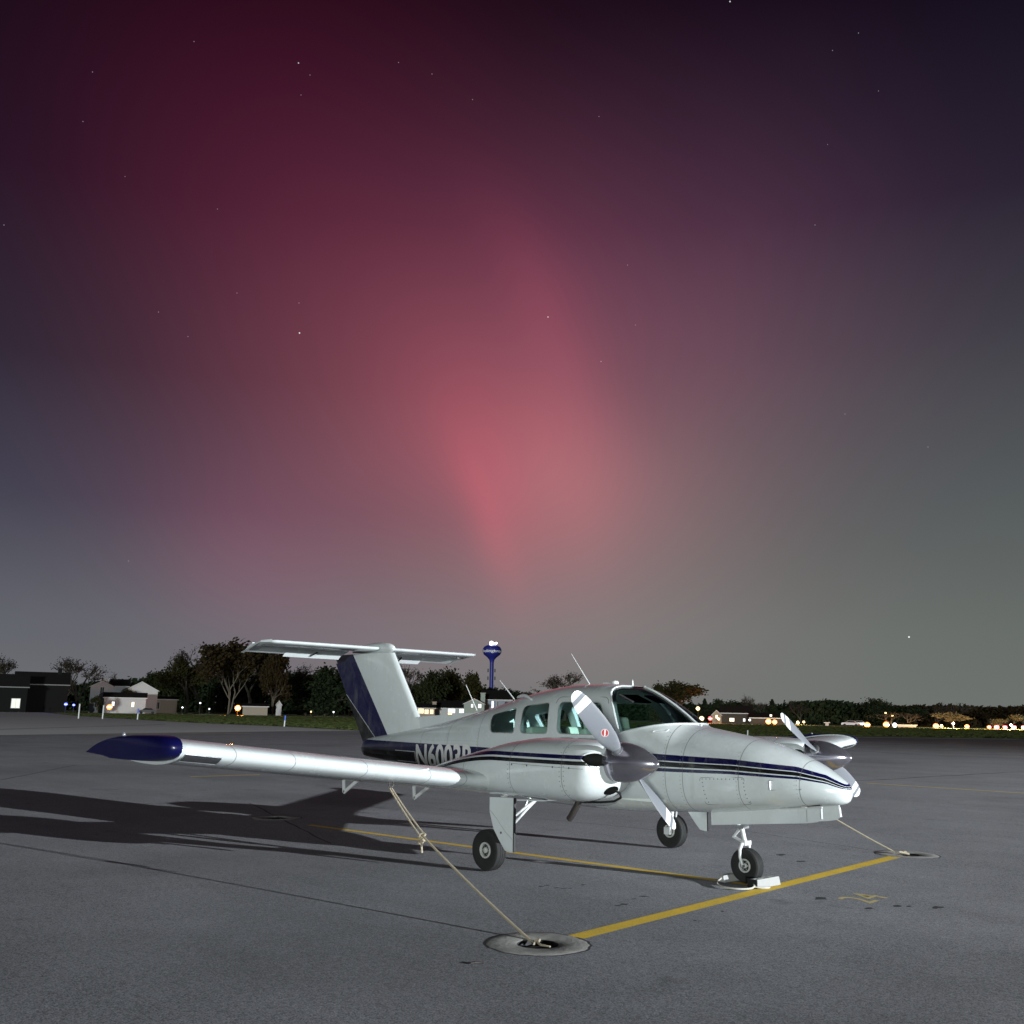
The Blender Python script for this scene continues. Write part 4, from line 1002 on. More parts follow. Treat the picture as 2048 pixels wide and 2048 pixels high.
# ---- trees
M_bark = mat('bark', (.045, .038, .030), .95, var=.3, vscale=2)
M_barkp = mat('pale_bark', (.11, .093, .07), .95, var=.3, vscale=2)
def leafmat(name, c1, c2):
    def fn(k, p, oc):
        gi = k.n('ShaderNodeNewGeometry'); n = k.noise(oc, .8, 3); r_ = gi.outputs['Random Per Island']
        f = k.m('ADD', k.m('MULTIPLY', n, .5), k.m('MULTIPLY', r_, .5))
        k.link(k.mix(f, (*c1, 1), (*c2, 1)), p.inputs['Base Color'])
    return mat(name, c1, .9, spec=.1, fn=fn)
L_olive = leafmat('leaves_olive', (.012, .013, .004), (.036, .032, .011))
L_brown = leafmat('leaves_brown', (.013, .010, .005), (.038, .027, .011))
L_green = leafmat('leaves_green', (.009, .014, .006), (.030, .036, .013))
L_fir = leafmat('needles', (.008, .014, .007), (.022, .032, .014))
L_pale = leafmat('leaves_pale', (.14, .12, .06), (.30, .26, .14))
def leaf_faces(mb, c, n, sp, size, rr):
    for _ in range(n):
        p = Vector((rr.gauss(c[0], sp[0]), rr.gauss(c[1], sp[1]), rr.gauss(c[2], sp[2])))
        a = Vector((rr.uniform(-1,1), rr.uniform(-1,1), rr.uniform(-1,1))).normalized(); b = a.orthogonal().normalized(); c_ = a.cross(b)
        s1, s2 = size*rr.uniform(.6, 1.3), size*rr.uniform(.35, .8)
        mb.add([p-b*s1, p+c_*s2, p+b*s1, p-c_*s2], [(0,1,2,3)])
def branch(mb, p, d, L, r, depth, rr, ends, spread, upb, minr):
    n = 3 if depth > 1 else 2; pts = [p]; q = p.copy(); dd = d.copy()
    for i in range(n):
        dd = (dd + Vector((rr.gauss(0,.12), rr.gauss(0,.12), rr.gauss(.03,.08)))).normalized(); q = q + dd*L/n; pts.append(q.copy())
    mb.tube(pts, [max(minr, r*(1-.4*i/n)) for i in range(n+1)], 5 if depth > 2 else 3, False)
    if depth <= 1: ends.append(q)
    if depth == 0: return
    k = rr.choice((2, 3, 3)) if depth > 1 else rr.choice((2, 3))
    for i in range(k):
        a = rr.uniform(0, 2*math.pi); s_ = rr.uniform(.55, 1.1)*spread
        side = dd.orthogonal().normalized(); side = Matrix.Rotation(a, 3, dd) @ side
        nd = (dd*math.cos(s_) + side*math.sin(s_) + Vector((0,0,upb))).normalized()
        t_ = rr.uniform(.55, 1.0) if i else 1.0
        j = min(n, max(1, int(round(t_*n)))); branch(mb, pts[j], nd, L*rr.uniform(.62, .85), r*.58, depth-1, rr, ends, spread, upb, minr)
TREE_CACHE = {}
def tree_meshes(kind, seed):
    key = (kind, seed)
    if key in TREE_CACHE: return TREE_CACHE[key]
    rr = random.Random(hash(kind) % 1000 + seed*17 if False else seed*31 + len(kind)*7)
    tb, cb, ends = MB(), MB(), []
    H = 10.0
    if kind == 'conifer':
        tb.tube([(0,0,0),(0,0,5),(0,0,9.8)], [.22,.13,.03], 6)
        z = .9
        while z < 10:
            r = 2.3*(1-z/10.4)**.9
            for j in range(int(16+r*14)):
                a = rr.uniform(0, 6.28); q = rr.uniform(.25, 1.0); c = (r*q*math.cos(a), r*q*math.sin(a), z-.35*q+rr.uniform(-.15,.15))
                leaf_faces(cb, c, 1, (.08,.08,.08), .34, rr)
            z += .26
        m = (M_bark, L_fir)
    else:
        bare = kind == 'bare'
        stems = 1 if kind != 'multi' else 3
        for k_ in range(stems):
            lean = Vector((rr.gauss(0,.28), rr.gauss(0,.28), 1)).normalized() if stems > 1 else Vector((rr.gauss(0,.06), rr.gauss(0,.06), 1)).normalized()
            branch(tb, Vector((0,0,-.2)), lean, 2.9 if stems == 1 else 3.4, .26 if stems == 1 else .17, 6 if bare else 5, rr, ends, .56, .06, .034 if bare else .030)
        zmax = max(e.z for e in ends); sc = H/zmax
        for b in (tb,): b.v = [(v[0]*sc, v[1]*sc, v[2]*sc) for v in b.v]
        ends = [e*sc for e in ends]
        if kind == 'leafy' or kind == 'multi':
            for e in ends: leaf_faces(cb, e, 16, (.55,.55,.48), .30, rr)
        elif kind == 'dense':
            for e in ends: leaf_faces(cb, e, 18, (.75,.75,.6), .36, rr)
            for _ in range(200):
                a = rr.uniform(0, 6.28); q = rr.uniform(0, 2.6); leaf_faces(cb, (q*math.cos(a), q*math.sin(a), rr.uniform(.6, 7.0)), 7, (.5,.5,.5), .36, rr)
        else:
            for e in ends: 
                if rr.random() < .6: leaf_faces(cb, e, 3, (.3,.3,.3), .13, rr)
        m = (M_bark, L_brown)
    TREE_CACHE[key] = (tb.mesh('trunk', m[0]), cb.mesh('crown', m[1])); return TREE_CACHE[key]
def measure(me):
    xs = sorted(abs(v.co.x) for v in me.vertices); zs = sorted(v.co.z for v in me.vertices)
    return xs[int(len(xs)*.96)], zs[int(len(zs)*.995)]
def tree(px, top_py, wpx, dist, kind, seed, label, leaf=None, bark=None, group='trees across the road', name=None):
    tm, cm = tree_meshes(kind, seed); big = cm if len(cm.vertices) > 2000 else tm
    rx_, hz_ = measure(big)
    p = at(px, dist); H = zat(px, top_py, dist); sw = (wpx*dist/FPX/2)/rx_; sh_ = H/hz_
    th = thing(name or ('conifer' if kind == 'conifer' else 'bare_tree' if kind == 'bare' else 'tree'), label, 'tree', p, random.uniform(0, 6.28), group)
    th.scale = (sw, sw, sh_)
    a = link('trunk', tm, th); b = link('crown', cm, th)
    for o, mm in ((a, bark), (b, leaf)):
        if mm is not None:
            o.material_slots[0].link = 'OBJECT'; o.material_slots[0].material = mm
    return th
TREES = [
 (-8,1310,70,300,'bare',1,'bare tree cut by the left edge above the dark barn',None,None),
 (158,1316,84,290,'bare',2,'large bare spreading tree between dark barn and white house',None,None),
 (120,1352,44,310,'bare',3,'small bare tree beside the right end of the dark barn',None,None),
 (228,1345,46,360,'bare',3,'thin bare tree showing above the white house chimney',None,None),
 (196,1392,30,270,'leafy',1,'low bush in front of the white house left gable',L_green,None),
 (255,1380,22,285,'multi',2,'small leafy tree before the white house porch',L_olive,None),
 (290,1346,60,380,'dense',1,'dark rounded tree behind the white house right gable',L_green,None),
 (336,1340,62,350,'dense',2,'dark tree standing just right of the white house',L_green,None),
 (372,1316,70,330,'leafy',2,'yellowish leafy tree with a small lamp below, left of the tallest tree',L_olive,None),
 (404,1296,74,335,'bare',4,'bare twiggy tree rising behind the yellowish tree',None,None),
 (456,1286,118,310,'multi',3,'tallest brown autumn tree behind the left orange lamp glow',L_brown,M_barkp),
 (500,1294,86,325,'leafy',3,'brown autumn tree right of the tallest tree',L_brown,None),
 (545,1302,66,300,'multi',1,'slim forked autumn tree behind the white shed',L_brown,M_barkp),
 (610,1326,64,350,'bare',5,'pale bare tree below the tailplane tip',None,M_barkp),
 (600,1356,70,320,'dense',3,'broad dark evergreen bush left of the big dark mass',L_fir,None),
 (650,1336,112,305,'dense',1,'huge black evergreen mass left of the blue fin',L_fir,None),
 (700,1332,60,330,'leafy',4,'dark leafy tree partly behind the blue fin',L_green,None),
 (816,1326,58,310,'bare',2,'bare tree just right of the fin leading edge',None,None),
 (852,1343,60,300,'dense',2,'dark leafy tree behind the lit porch',L_green,None),
 (904,1341,44,320,'dense',3,'reddish dark tree behind the grey gabled house',L_olive,None),
 (956,1356,15,330,'leafy',2,'small tree immediately left of the water tower shaft',L_green,None),
 (1010,1404,24,270,'leafy',1,'dark shrub before the blue-grey house',L_green,None),
 (1128,1345,96,260,'bare',1,'round twiggy tree above the cabin roof',L_brown,None),
 (1056,1382,34,300,'bare',5,'small twiggy tree left of the cabin roof tree',None,None),
 (1318,1370,70,280,'dense',1,'dark leafy tree half hidden by the windshield',L_olive,None),
 (1358,1364,78,285,'leafy',3,'leafy tree at the windshield foot beside the bright white lamp',L_olive,None),
 (1410,1398,24,330,'conifer',1,'small pointed conifer left of the round dark tree',None,None),
 (1441,1400,42,330,'dense',2,'round dark tree right of the left conifer',L_fir,None),
 (1472,1403,42,340,'dense',3,'dark tree behind the long dark house',L_fir,None),
 (1499,1390,26,330,'bare',4,'slim bare tree above the long dark house',None,None),
 (1521,1404,30,330,'bare',2,'low bare tree left of the right conifer',None,None),
 (1545,1399,26,320,'conifer',2,'pointed conifer above the two orange lamps',None,None),
 (1576,1418,34,320,'dense',1,'dark bush right of the pointed conifer',L_fir,None),
 (1602,1401,48,320,'bare',3,'bare tree lit from below by yellow lamps',None,None),
 (1766,1399,58,330,'dense',2,'dark umbrella-topped tree above the treeline',L_fir,None),
 (1792,1412,50,330,'dense',3,'dark tree sloping down right of the umbrella-topped tree',L_fir,None),
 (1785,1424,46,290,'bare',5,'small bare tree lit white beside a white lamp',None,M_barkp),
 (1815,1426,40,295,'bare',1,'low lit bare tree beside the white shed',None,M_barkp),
 (1868,1412,46,340,'bare',2,'grey bare tree above the middle orange lamp',None,None),
 (1905,1408,60,345,'bare',4,'wide grey bare tree behind the lit pale tree',None,None),
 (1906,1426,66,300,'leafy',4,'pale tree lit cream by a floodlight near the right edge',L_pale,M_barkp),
 (1985,1417,70,350,'leafy',2,'rounded grey tree at the right, behind the red lights',L_brown,None),
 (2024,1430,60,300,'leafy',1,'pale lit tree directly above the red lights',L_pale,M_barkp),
 (2046,1414,50,345,'leafy',3,'dark tree cut by the right edge',L_brown,None),
]
for (px, ty, wp, di, kd, sd_, lb, lf, bk) in TREES: tree(px, ty, wp, di, kd, sd_, lb, lf, bk)
# distant wood that reads as one mass
def treeline(pts, dist, label, m, seed, dens=5):
    rr = random.Random(seed); mb = MB()
    for (pa, ya), (pb, yb) in zip(pts[:-1], pts[1:]):
        n = int((pb-pa)*dens/3)
        for i in range(n):
            px = rr.uniform(pa, pb); q = (px-pa)/(pb-pa); ty = ya+(yb-ya)*q + rr.uniform(-2, 5); d = dist+rr.uniform(-15, 25)
            p = at(px, d); H = zat(px, ty, d)
            for k_ in range(16):
                z = H*rr.uniform(.05, 1.0); w = 1.7*(1-.6*(z/H)**2); leaf_faces(mb, (p.x+rr.gauss(0,w), p.y+rr.gauss(0,w), z), 2, (.5,.5,.5), .75, rr)
            mb.tube([(p.x, p.y, 0), (p.x+rr.gauss(0,.4), p.y+rr.gauss(0,.4), H*.6), (p.x+rr.gauss(0,.8), p.y+rr.gauss(0,.8), H+.4)], [.2,.12,.05], 3, False)
    o = mb.build('distant_wood', m); o['label'] = label; o['category'] = 'wood'; return stuff(o)
treeline([(1575,1412),(1625,1405),(1665,1404),(1700,1411),(1735,1412),(1770,1408)], 345, 'dark far treeline along the middle right horizon', L_fir, 1)
treeline([(1790,1414),(1850,1416),(1900,1413),(1960,1418),(2070,1416)], 370, 'grey-brown far treeline at the right edge of the horizon', L_brown, 2)
treeline([(-60,1372),(60,1376),(130,1372),(300,1356),(420,1352),(560,1345),(700,1352)], 400, 'dark far treeline behind the houses at the left', L_fir, 3, 4)
treeline([(780,1372),(880,1368),(960,1375),(1080,1392),(1200,1400),(1300,1402),(1400,1412),(1580,1414)], 400, 'dark far treeline behind the houses in the middle', L_fir, 4, 4)

# ---- houses
M_glow = mat('lit_window', (.8,.7,.5), .5, emit=(1.0,.86,.58), es=1.6)
M_glow2 = mat('lit_window_white', (.8,.8,.8), .5, emit=(.92,.97,1.0), es=1.5)
M_glow3 = mat('dim_doorway', (.6,.6,.5), .5, emit=(.9,.95,.85), es=.55)
M_glowy = mat('lit_porch', (.8,.7,.5), .5, emit=(1.0,.72,.30), es=1.3)
M_seal2 = mat('dim_fascia', (.16,.16,.16), .7)
M_pane = mat('dark_pane', (.02,.022,.025), .12)
M_frame = mat('window_frame', (.5,.5,.5), .6)
M_roof = mat('roof_shingle', (.014,.013,.013), .95, spec=.05, var=.35, vscale=3, bump=.5, bscale=8)
def siding(name, col):
    def fn(k, p, oc):
        sp = k.n('ShaderNodeSeparateXYZ'); k.link(oc, sp.inputs[0])
        fr = k.m('FRACT', k.m('MULTIPLY', sp.outputs[2], 5.0)); n = k.noise(oc, 1.5, 4)
        f = k.m('ADD', k.m('MULTIPLY', k.m('LESS_THAN', fr, .14), .35), k.m('MULTIPLY', n, .25))
        k.link(k.mix(f, (*col, 1), tuple(v*.4 for v in col)+(1,)), p.inputs['Base Color'])
    return mat(name, col, .9, spec=.08, fn=fn)
M_sw = siding('siding_white', (.46,.47,.48)); M_sd = siding('siding_dark', (.010,.010,.010)); M_sg = siding('siding_grey_green', (.30,.35,.33)); M_sb = siding('siding_blue_grey', (.24,.29,.36)); M_st = siding('siding_tan', (.30,.27,.22)); M_br = siding('siding_brown', (.07,.06,.05))
def house(name, label, px0, px1, dist, eave, ridge, gable, wallm, wins=(), depth=8.0, chim=None, base=None, roofm=None, over=.35, cat='house', turn=0.0):
    mid = (px0+px1)/2; p = at(mid, dist); b = bear(mid)
    th = thing(name, label, cat, p, b+math.pi/2+math.pi+turn if False else b-math.pi/2+turn, 'houses beyond the airfield')
    k = dist/FPX; w = (px1-px0)*k; he = zat(mid, eave, dist); hr = zat(mid, ridge, dist); roofm = roofm or M_roof
    # local axes: x to the right in the photo, y away from the camera
    mb = MB()
    if gable:   # gable end faces the camera
        prof = [(-w/2,-.1),(w/2,-.1),(w/2,he),(0,hr),(-w/2,he)]; mb.prism(prof, lambda u, v, t_: (u, t_, v), 0, depth); mb.build('wall', wallm, th)
        for s_ in (-1, 1):
            sl = math.hypot(w/2, hr-he); ex = over/sl
            mb = MB(); e0 = (s_*(w/2+w/2*ex), he-(hr-he)*ex); mb.prism([(0, hr+.02), e0, (e0[0], e0[1]+.16), (0, hr+.20)], lambda u, v, t_: (u, t_, v), -over, depth+over); mb.build('roof', roofm, th)
            mb = MB(); mb.prism([(0, hr-.16), (e0[0], e0[1]-.16), e0, (0, hr+.02)], lambda u, v, t_: (u, t_, v), -over-.02, -over+.06); mb.build('barge_board', M_frame if wallm is not M_sd else M_sd, th)
    else:
        mb.box((0, depth/2, he/2-.05), (w, depth, he+.1)); mb.build('wall', wallm, th)
        o_ = over
        for s_, y0 in ((-1, -o_), (1, depth+o_)):
            mb = MB(); ym = depth/2; dz = (hr-he)*o_/(depth/2)
            mb.rings([[(-w/2-o_, y0, he-dz), (-w/2-o_, ym, hr), (-w/2-o_, ym, hr+.18), (-w/2-o_, y0, he-dz+.18)], [(w/2+o_, y0, he-dz), (w/2+o_, ym, hr), (w/2+o_, ym, hr+.18), (w/2+o_, y0, he-dz+.18)]]); mb.build('roof', roofm, th)
        for s_ in (-1, 1):
            mb = MB(); mb.prism([(0, he-.01), (depth, he-.01), (depth/2, hr-.03)], lambda u, v, t_: (t_, u, v), s_*w/2-.05*s_, s_*w/2); mb.build('gable', wallm, th)
        mb = MB(); mb.box((0, -o_-.03, he-(hr-he)*o_/(depth/2)+.06), (w+2*o_, .05, .22)); mb.build('fascia', M_frame if wallm is not M_sd else M_seal2, th)
    for (wx, y0, y1, ww, gm) in wins:
        u = (wx-mid)*k; z1, z0 = zat(wx, y0, dist), zat(wx, y1, dist); hw = ww*k/2
        z0 = max(z0, .05)
        f = MB(); t_ = .09
        f.box((u-hw, -.03, (z0+z1)/2), (t_, .08, z1-z0+t_)); f.box((u+hw, -.03, (z0+z1)/2), (t_, .08, z1-z0+t_)); f.box((u, -.032, z1), (2*hw, .08, t_)); f.box((u, -.032, z0), (2*hw, .08, t_)); f.box((u, -.034, (z0+z1)/2), (t_*.6, .05, z1-z0))
        wo_ = f.build('window', M_frame, th); g = MB(); g.box((u, -.010, (z0+z1)/2), (2*hw, .02, z1-z0)); g.build('pane', gm or M_pane, wo_)
    if chim:
        u = (chim[0]-mid)*k; zt = zat(chim[0], chim[1], dist); cw = chim[2]*k
        mb = MB(); mb.box((u, depth*.45, zt/2), (cw, .9, zt)); mb.box((u, depth*.45, zt+.05), (cw*1.25, 1.1, .18)); mb.build('chimney', chim[3] if len(chim) > 3 else wallm, th)
    return th
house('barn', 'large dark barn-like house at the left with long black roof and chimney', 34, 122, 262, 1368, 1344, False, M_sd, [(44,1371,1384,8,None)], 10, (106,1336,7))
house('garage', 'low dark garage at the left edge with a brightly lit open doorway', -40, 40, 256, 1372, 1348, False, M_sd, [(23,1397,1416,14,M_glow3)], 8)
house('house', 'white two-storey house with narrow front gable and chimney', 180, 219, 285, 1372, 1361, True, M_sw, [(200,1374,1387,7,None),(196,1403,1415,13,M_pane)], 9, (205,1357,10))
house('house', 'white connecting wing with dark porch roof and lit windows', 219.5, 250, 288, 1372, 1359, False, M_sw, [(239,1404,1416,6,M_glow2),(247,1404,1416,5,M_glow2)], 7)
house('house', 'broad plain white gabled house right of the white porch', 250.5, 308, 286, 1380, 1363, True, M_sw, [], 10)
house('porch', 'low white porch with dark hipped roof before the white houses', 212, 284, 278, 1395, 1386, False, M_sw, [(228,1403,1412,5,M_glow2),(262,1404,1414,5,M_glow)], 5, cat='porch')
house('shed', 'long low grey shed under trees right of the white houses', 311, 350, 300, 1399, 1394, False, M_st, [(316,1404,1418,7,M_dark)], 6, cat='shed')
house('shed', 'small white shed right of the left orange lamp', 487, 533, 285, 1413, 1408, False, M_st, [], 5, cat='shed')
house('shed', 'narrow white hut standing beneath the forked autumn tree', 552, 562, 290, 1408, 1401, True, M_sw, [], 4, cat='shed')
house('house', 'small house with glowing yellow porch behind the tail', 835, 869, 270, 1416, 1408, False, M_st, [(842,1417,1427,11,M_glowy),(853,1419,1428,8,M_glowy),(863,1419,1428,7,M_glowy)], 6, (868,1404,8))
house('house', 'dark-roofed house with lit white garage behind the fuselage', 868, 935, 276, 1416, 1402, False, M_sw, [(903,1417,1426,14,M_glow2),(925,1417,1426,14,M_glow2)], 8)
house('house', 'grey gabled house with a square window behind the antenna', 928, 968, 272, 1407, 1397, True, M_sg, [(944,1408,1415,4,M_glow2),(959,1408,1416,6,M_glow2)], 9, (965,1386,9,M_sg))
house('house', 'tall blue-grey house right of the water tower', 966, 1022, 280, 1399, 1381, False, M_sb, [(985,1402,1420,4,M_glow2),(995,1402,1420,4,None)], 9)
house('house', 'small pale gabled house beside the bright white lamp', 1424, 1442, 290, 1429, 1420, True, M_st, [(1433,1430,1437,4,M_glow)], 7)
house('house', 'long dark house with a yellow lamp by its door', 1443, 1502, 300, 1426, 1412, False, M_br, [(1464,1436,1443,9,M_glow),(1487,1437,1443,4,M_glow2)], 8)
house('house', 'low dark-roofed house with two orange lamps in front', 1503, 1568, 292, 1436, 1427, False, M_br, [(1541,1429,1433,4,M_glow2)], 8)
house('shed', 'low white-lit shed beside the white lamp at the right', 1797, 1828, 290, 1450, 1447, False, M_sw, [], 4, cat='shed')
house('shed', 'tiny white kiosk on the grass before the dark treeline', 1650, 1656, 280, 1445, 1443, False, M_sw, [], 2, cat='shed')

# ---- water tower
D_ = 780; k = D_/FPX; wp_ = at(981.5, D_)
WT = thing('water_tower', 'dark blue water tower with white lettering and bright lights on top', 'water tower', wp_, bear(981.5)-math.pi/2)
M_wt = mat('tower_blue', (.016,.020,.19), .5, var=.15, vscale=.2)
zt = lambda py: zat(981.5, py, D_)
prof = [(8.0*k*.62,0),(5.2*k*.75,6),(4.0*k,zt(1345)),(3.9*k,zt(1326)),(5.0*k,zt(1320)),(9*k,zt(1315)),(16*k,zt(1309.5)),(18.3*k,zt(1305)),(18.8*k,zt(1301)),(18.2*k,zt(1297.5)),(15.5*k,zt(1293.5)),(10*k,zt(1290.5)),(3*k,zt(1289.2))]
MB().lathe(prof, (0,0,0), 'z', 36).build('tank_and_shaft', M_wt, WT, 40)
rail = MB(); zr = zt(1288.6)
rail.tube([(6.5*k*math.cos(a), 6.5*k*math.sin(a), zr+.9) for a in [2*math.pi*j/18 for j in range(19)]], .12, 5)
rail.build('top_railing', M_wt, WT)
for px, py, r_ in ((980,1286.6,1.5),(985.5,1287,.45),(989.5,1286.6,.7)):
    MB().lathe([(.05,-r_),(r_*.7,-r_*.7),(r_,0),(r_*.7,r_*.7),(.05,r_)], ((px-981.5)*k, -2, zt(py)), 'z', 12).build('top_light', mat('tower_lamp', (1,1,1), .5, emit=(.90,.95,1.0), es=14), WT, 60)
for px, py in ((974.5,1341),(988,1341),(974.5,1356.5),(988.2,1356.5)):
    MB().box(((px-981.5)*k, -1, zt(py)), (1.0, 1.0, 2.6)).build('antenna_panel', M_black, WT)
me = text_mesh('Bolingbrook', 1.0, 0, .012)
xs_ = [v.co.x for v in me.vertices]; mn, mx_ = min(xs_), max(xs_); Rr = 18.6*k
bm = bmesh.new(); bm.from_mesh(me); bmesh.ops.triangulate(bm, faces=bm.faces)
for cx in frange(mn, mx_, .25)[1:-1]: bmesh.ops.bisect_plane(bm, geom=bm.verts[:]+bm.edges[:]+bm.faces[:], plane_co=(cx,0,0), plane_no=(1,0,0))
for v in bm.verts:
    u = (v.co.x-mn)/(mx_-mn); a = R(-72) + u*R(168); z = zt(1305.2) + v.co.y*2.9
    rr_ = pchip([q[1] for q in prof[5:]], [q[0] for q in prof[5:]], z)+.12
    v.co = (rr_*math.sin(a), -rr_*math.cos(a), z)
bm.to_mesh(me); bm.free(); me.materials.append(mat('tower_lettering', (.8,.8,.8), .6, var=.1)); link('lettering', me, WT)

# ---- lamps
def lamp(px, py, dist, col, es, r, watts, label, name='lamp_post', group='lamps beyond the airfield', hood=True):
    p = at(px, dist); z = max(.5, zat(px, py, dist)); th = thing(name, label, 'lamp', p, 0, group)
    MB().tube([(0,0,-.05),(0,0,z-r)], [.07,.05], 6).build('pole', M_black, th)
    if hood: MB().lathe([(r*.5, z+r*.95), (r*.25, z+r*1.2)], (0,0,0), 'z', 10).build('cap', M_black, th)
    es = {OR: 1.7, WM: 1.15, WH: 1.2, RD: 1.8, BL: 2.2}.get(col, 2.0); r *= 1.6 if col == OR else 1.2
    key = 'bulb_%d_%d_%d_%d' % (col[0]*99, col[1]*99, col[2]*99, es*10)
    mbb = MB(); pr = [(r*.1,-r),(r*.5,-r*.87),(r*.87,-r*.5),(r*.97,-r*.26),(r*.97,r*.26),(r*.87,r*.5),(r*.5,r*.87),(r*.1,r)]
    mbb.lathe(pr, (0,0,z), 'z', 12); mbb.mi = [1 if 36 <= i < 48 else 0 for i in range(len(mbb.mi))]  # oversized globe: coloured glow around a hotter band imitates the lamp's halo
    hot = col if col == RD else tuple(min(1.0, .7*c+.3) for c in col)
    mbb.build('bulb', [mat(key, (.3,.3,.3), .5, emit=col, es=es), mat(key+'h', (.3,.3,.3), .5, emit=hot, es=es*1.5)], th, 60)
    watts = watts*(2.2 if col == OR else 6 if col == RD else 1)
    if watts:
        l = bpy.data.lights.new('lamp_glow', 'POINT'); l.energy = watts; l.color = col; l.shadow_soft_size = r; lo = bpy.data.objects.new('lamp_glow', l); COL.objects.link(lo)
        d = hdir(px); lo.location = Vector((p.x, p.y, z)) - d*(r+.6)
    return th
OR = (1.0,.24,.035); WM = (1.0,.62,.24); WH = (.92,.95,1.0); RD = (1.0,.035,.045); BL = (.05,.09,1.0)
lamp(218,1414,262,OR,16,.42,350,'bright orange lamp in front of the white house porch')
lamp(475,1416,262,OR,18,.46,2200,'bright orange lamp under the tallest autumn tree')
lamp(900,1427,255,OR,14,.34,700,'orange lamp just above the fuselage spine')
lamp(1536,1443,262,OR,16,.42,1100,'left of two orange lamps before the low dark-roofed house')
lamp(1549,1444,262,OR,14,.36,900,'right of two orange lamps before the low dark-roofed house')
lamp(1733,1450,258,OR,16,.42,900,'leftmost orange lamp on the grass edge right of the left wing')
lamp(1771,1449,262,OR,16,.44,900,'orange lamp beneath the umbrella-topped tree')
lamp(1870,1452,262,OR,15,.40,900,'orange lamp left of the cream-lit tree')
lamp(1932,1453,262,OR,12,.32,700,'orange lamp below the right side of the cream-lit tree')
lamp(1396,1417,300,WM,16,.50,1500,'high bright white lamp beside the windshield tree')
lamp(1403,1437,280,WM,16,.55,1600,'large warm white lamp at the foot of the windshield')
lamp(1437,1438,278,WM,14,.30,500,'small warm lamp before the pale gabled house')
lamp(1420,1437,276,RD,9,.45,500,'red and pink light between two warm lamps')
lamp(1499,1440,288,WH,14,.28,300,'small white lamp at the right end of the long dark house')
lamp(1595,1445,284,WM,14,.36,1800,'left yellow lamp below the bare lit tree')
lamp(1607,1444,288,WM,12,.28,700,'right yellow lamp below the bare lit tree')
lamp(1788,1452,264,WH,14,.45,1500,'white lamp at ground level right of the umbrella-topped tree')
lamp(1771,1426,300,WM,12,.24,200,'small high white lamp in front of the umbrella-topped tree')
lamp(1784,1431,300,WM,12,.26,300,'small white lamp lighting the bare tree branches')
lamp(1881,1452,275,WM,10,.30,400,'short white bollard lamp right of the middle orange lamp')
lamp(1905,1447,272,WM,3,.25,32000,'floodlight at the foot of the cream-lit tree')
lamp(2020,1450,275,WM,3,.25,32000,'floodlight at the foot of the pale tree above the red lights')
lamp(1976,1455,262,OR,14,.28,300,'orange-red lamp leftmost of the red row at the right edge')
for q, (px, r_) in enumerate(((1991,.46),(2008,.40),(2026,.42),(2044,.36))):
    lamp(px,1455,262,RD if q < 3 else (1.0,.35,.25),13,r_,1200,['first','second','third','fourth'][q]+' light of the red row at the right edge','red_lamp')
lamp(130,1408.5,238,BL,22,.28,260,'left blue taxiway light before the dark barn','taxiway_light','blue taxiway lights',False)
lamp(146,1410,236,BL,18,.22,160,'right blue taxiway light before the dark barn','taxiway_light','blue taxiway lights',False)
lamp(399,1406,300,WH,8,.20,120,'small white lamp among the trees left of the orange glow')
lamp(364,1415,290,WH,8,.20,120,'small white lamp beside the long low grey shed')
lamp(418,1418,290,WH,6,.20,120,'small white lamp low between two autumn trees')
lamp(622,1423.5,290,WM,10,.20,150,'small warm lamp beneath the dark evergreen mass')
lamp(667,1424,290,WH,10,.20,120,'small white lamp just left of the blue fin')
# red light bar seen past the far wing
p = at(1627, 112); RB_ = thing('barrier_light_bar', 'low barrier with a row of red lights seen above the far wing', 'barrier', p, bear(1627)-math.pi/2)
kk = 112/FPX; z = zat(1627,1476,112)
for s_ in (-1, 1): MB().box((s_*.9, 0, z/2-.1), (.06, .06, max(.1, z))).build('leg', M_black, RB_)
MB().box((0, .04, z), (40*kk, .05, .12)).build('beam', M_frame, RB_)
for px, r_ in ((1608,.05),(1613,.05),(1619,.05),(1625,.06),(1631,.06),(1636,.06),(1641,.06),(1645,.06)):
    MB().lathe([(.01,-r_),(r_,0),(.01,r_)], ((px-1627)*kk, -.06, z), 'z', 8).build('red_lamp', mat('barrier_red', (.8,.3,.3), .5, emit=(1.0,.22,.22), es=3.0), RB_)
# ---- taxiway edge markers
def marker(px, y0, y1, label, blue):
    h_ = gp(px, y1); d = math.hypot(h_[0]-CAMP.x, h_[1]-CAMP.y); d = min(d, 150.0); p = at(px, d); H = zat(px, y0, d); th = thing('edge_marker', label, 'marker post', p, 0, 'taxiway edge markers')
    r_ = 1.5*d/FPX
    tilt = random.uniform(-.06, .12)
    MB().tube([(0,0,-.02),(H*tilt*.6,0,H*(.55 if blue else .98))], r_*.8, 8).build('post', M_gear, th)
    if blue: MB().tube([(H*tilt*.6,0,H*.55),(H*tilt,0,H)], r_, 8).build('blue_sleeve', mat('blue_sleeve', (.05,.10,.42), .5), th)
marker(158,1407,1431,'thin white edge marker nearest the blue taxiway lights', False)
marker(206,1410,1434,'white edge marker left of the orange porch lamp', False)
marker(276,1417,1439,'white edge marker with blue top below the broad white house', True)
marker(570,1431,1453,'white edge marker with blue top near the tail', True)
marker(1494,1460,1471,'grey edge marker above the aircraft nose', False)
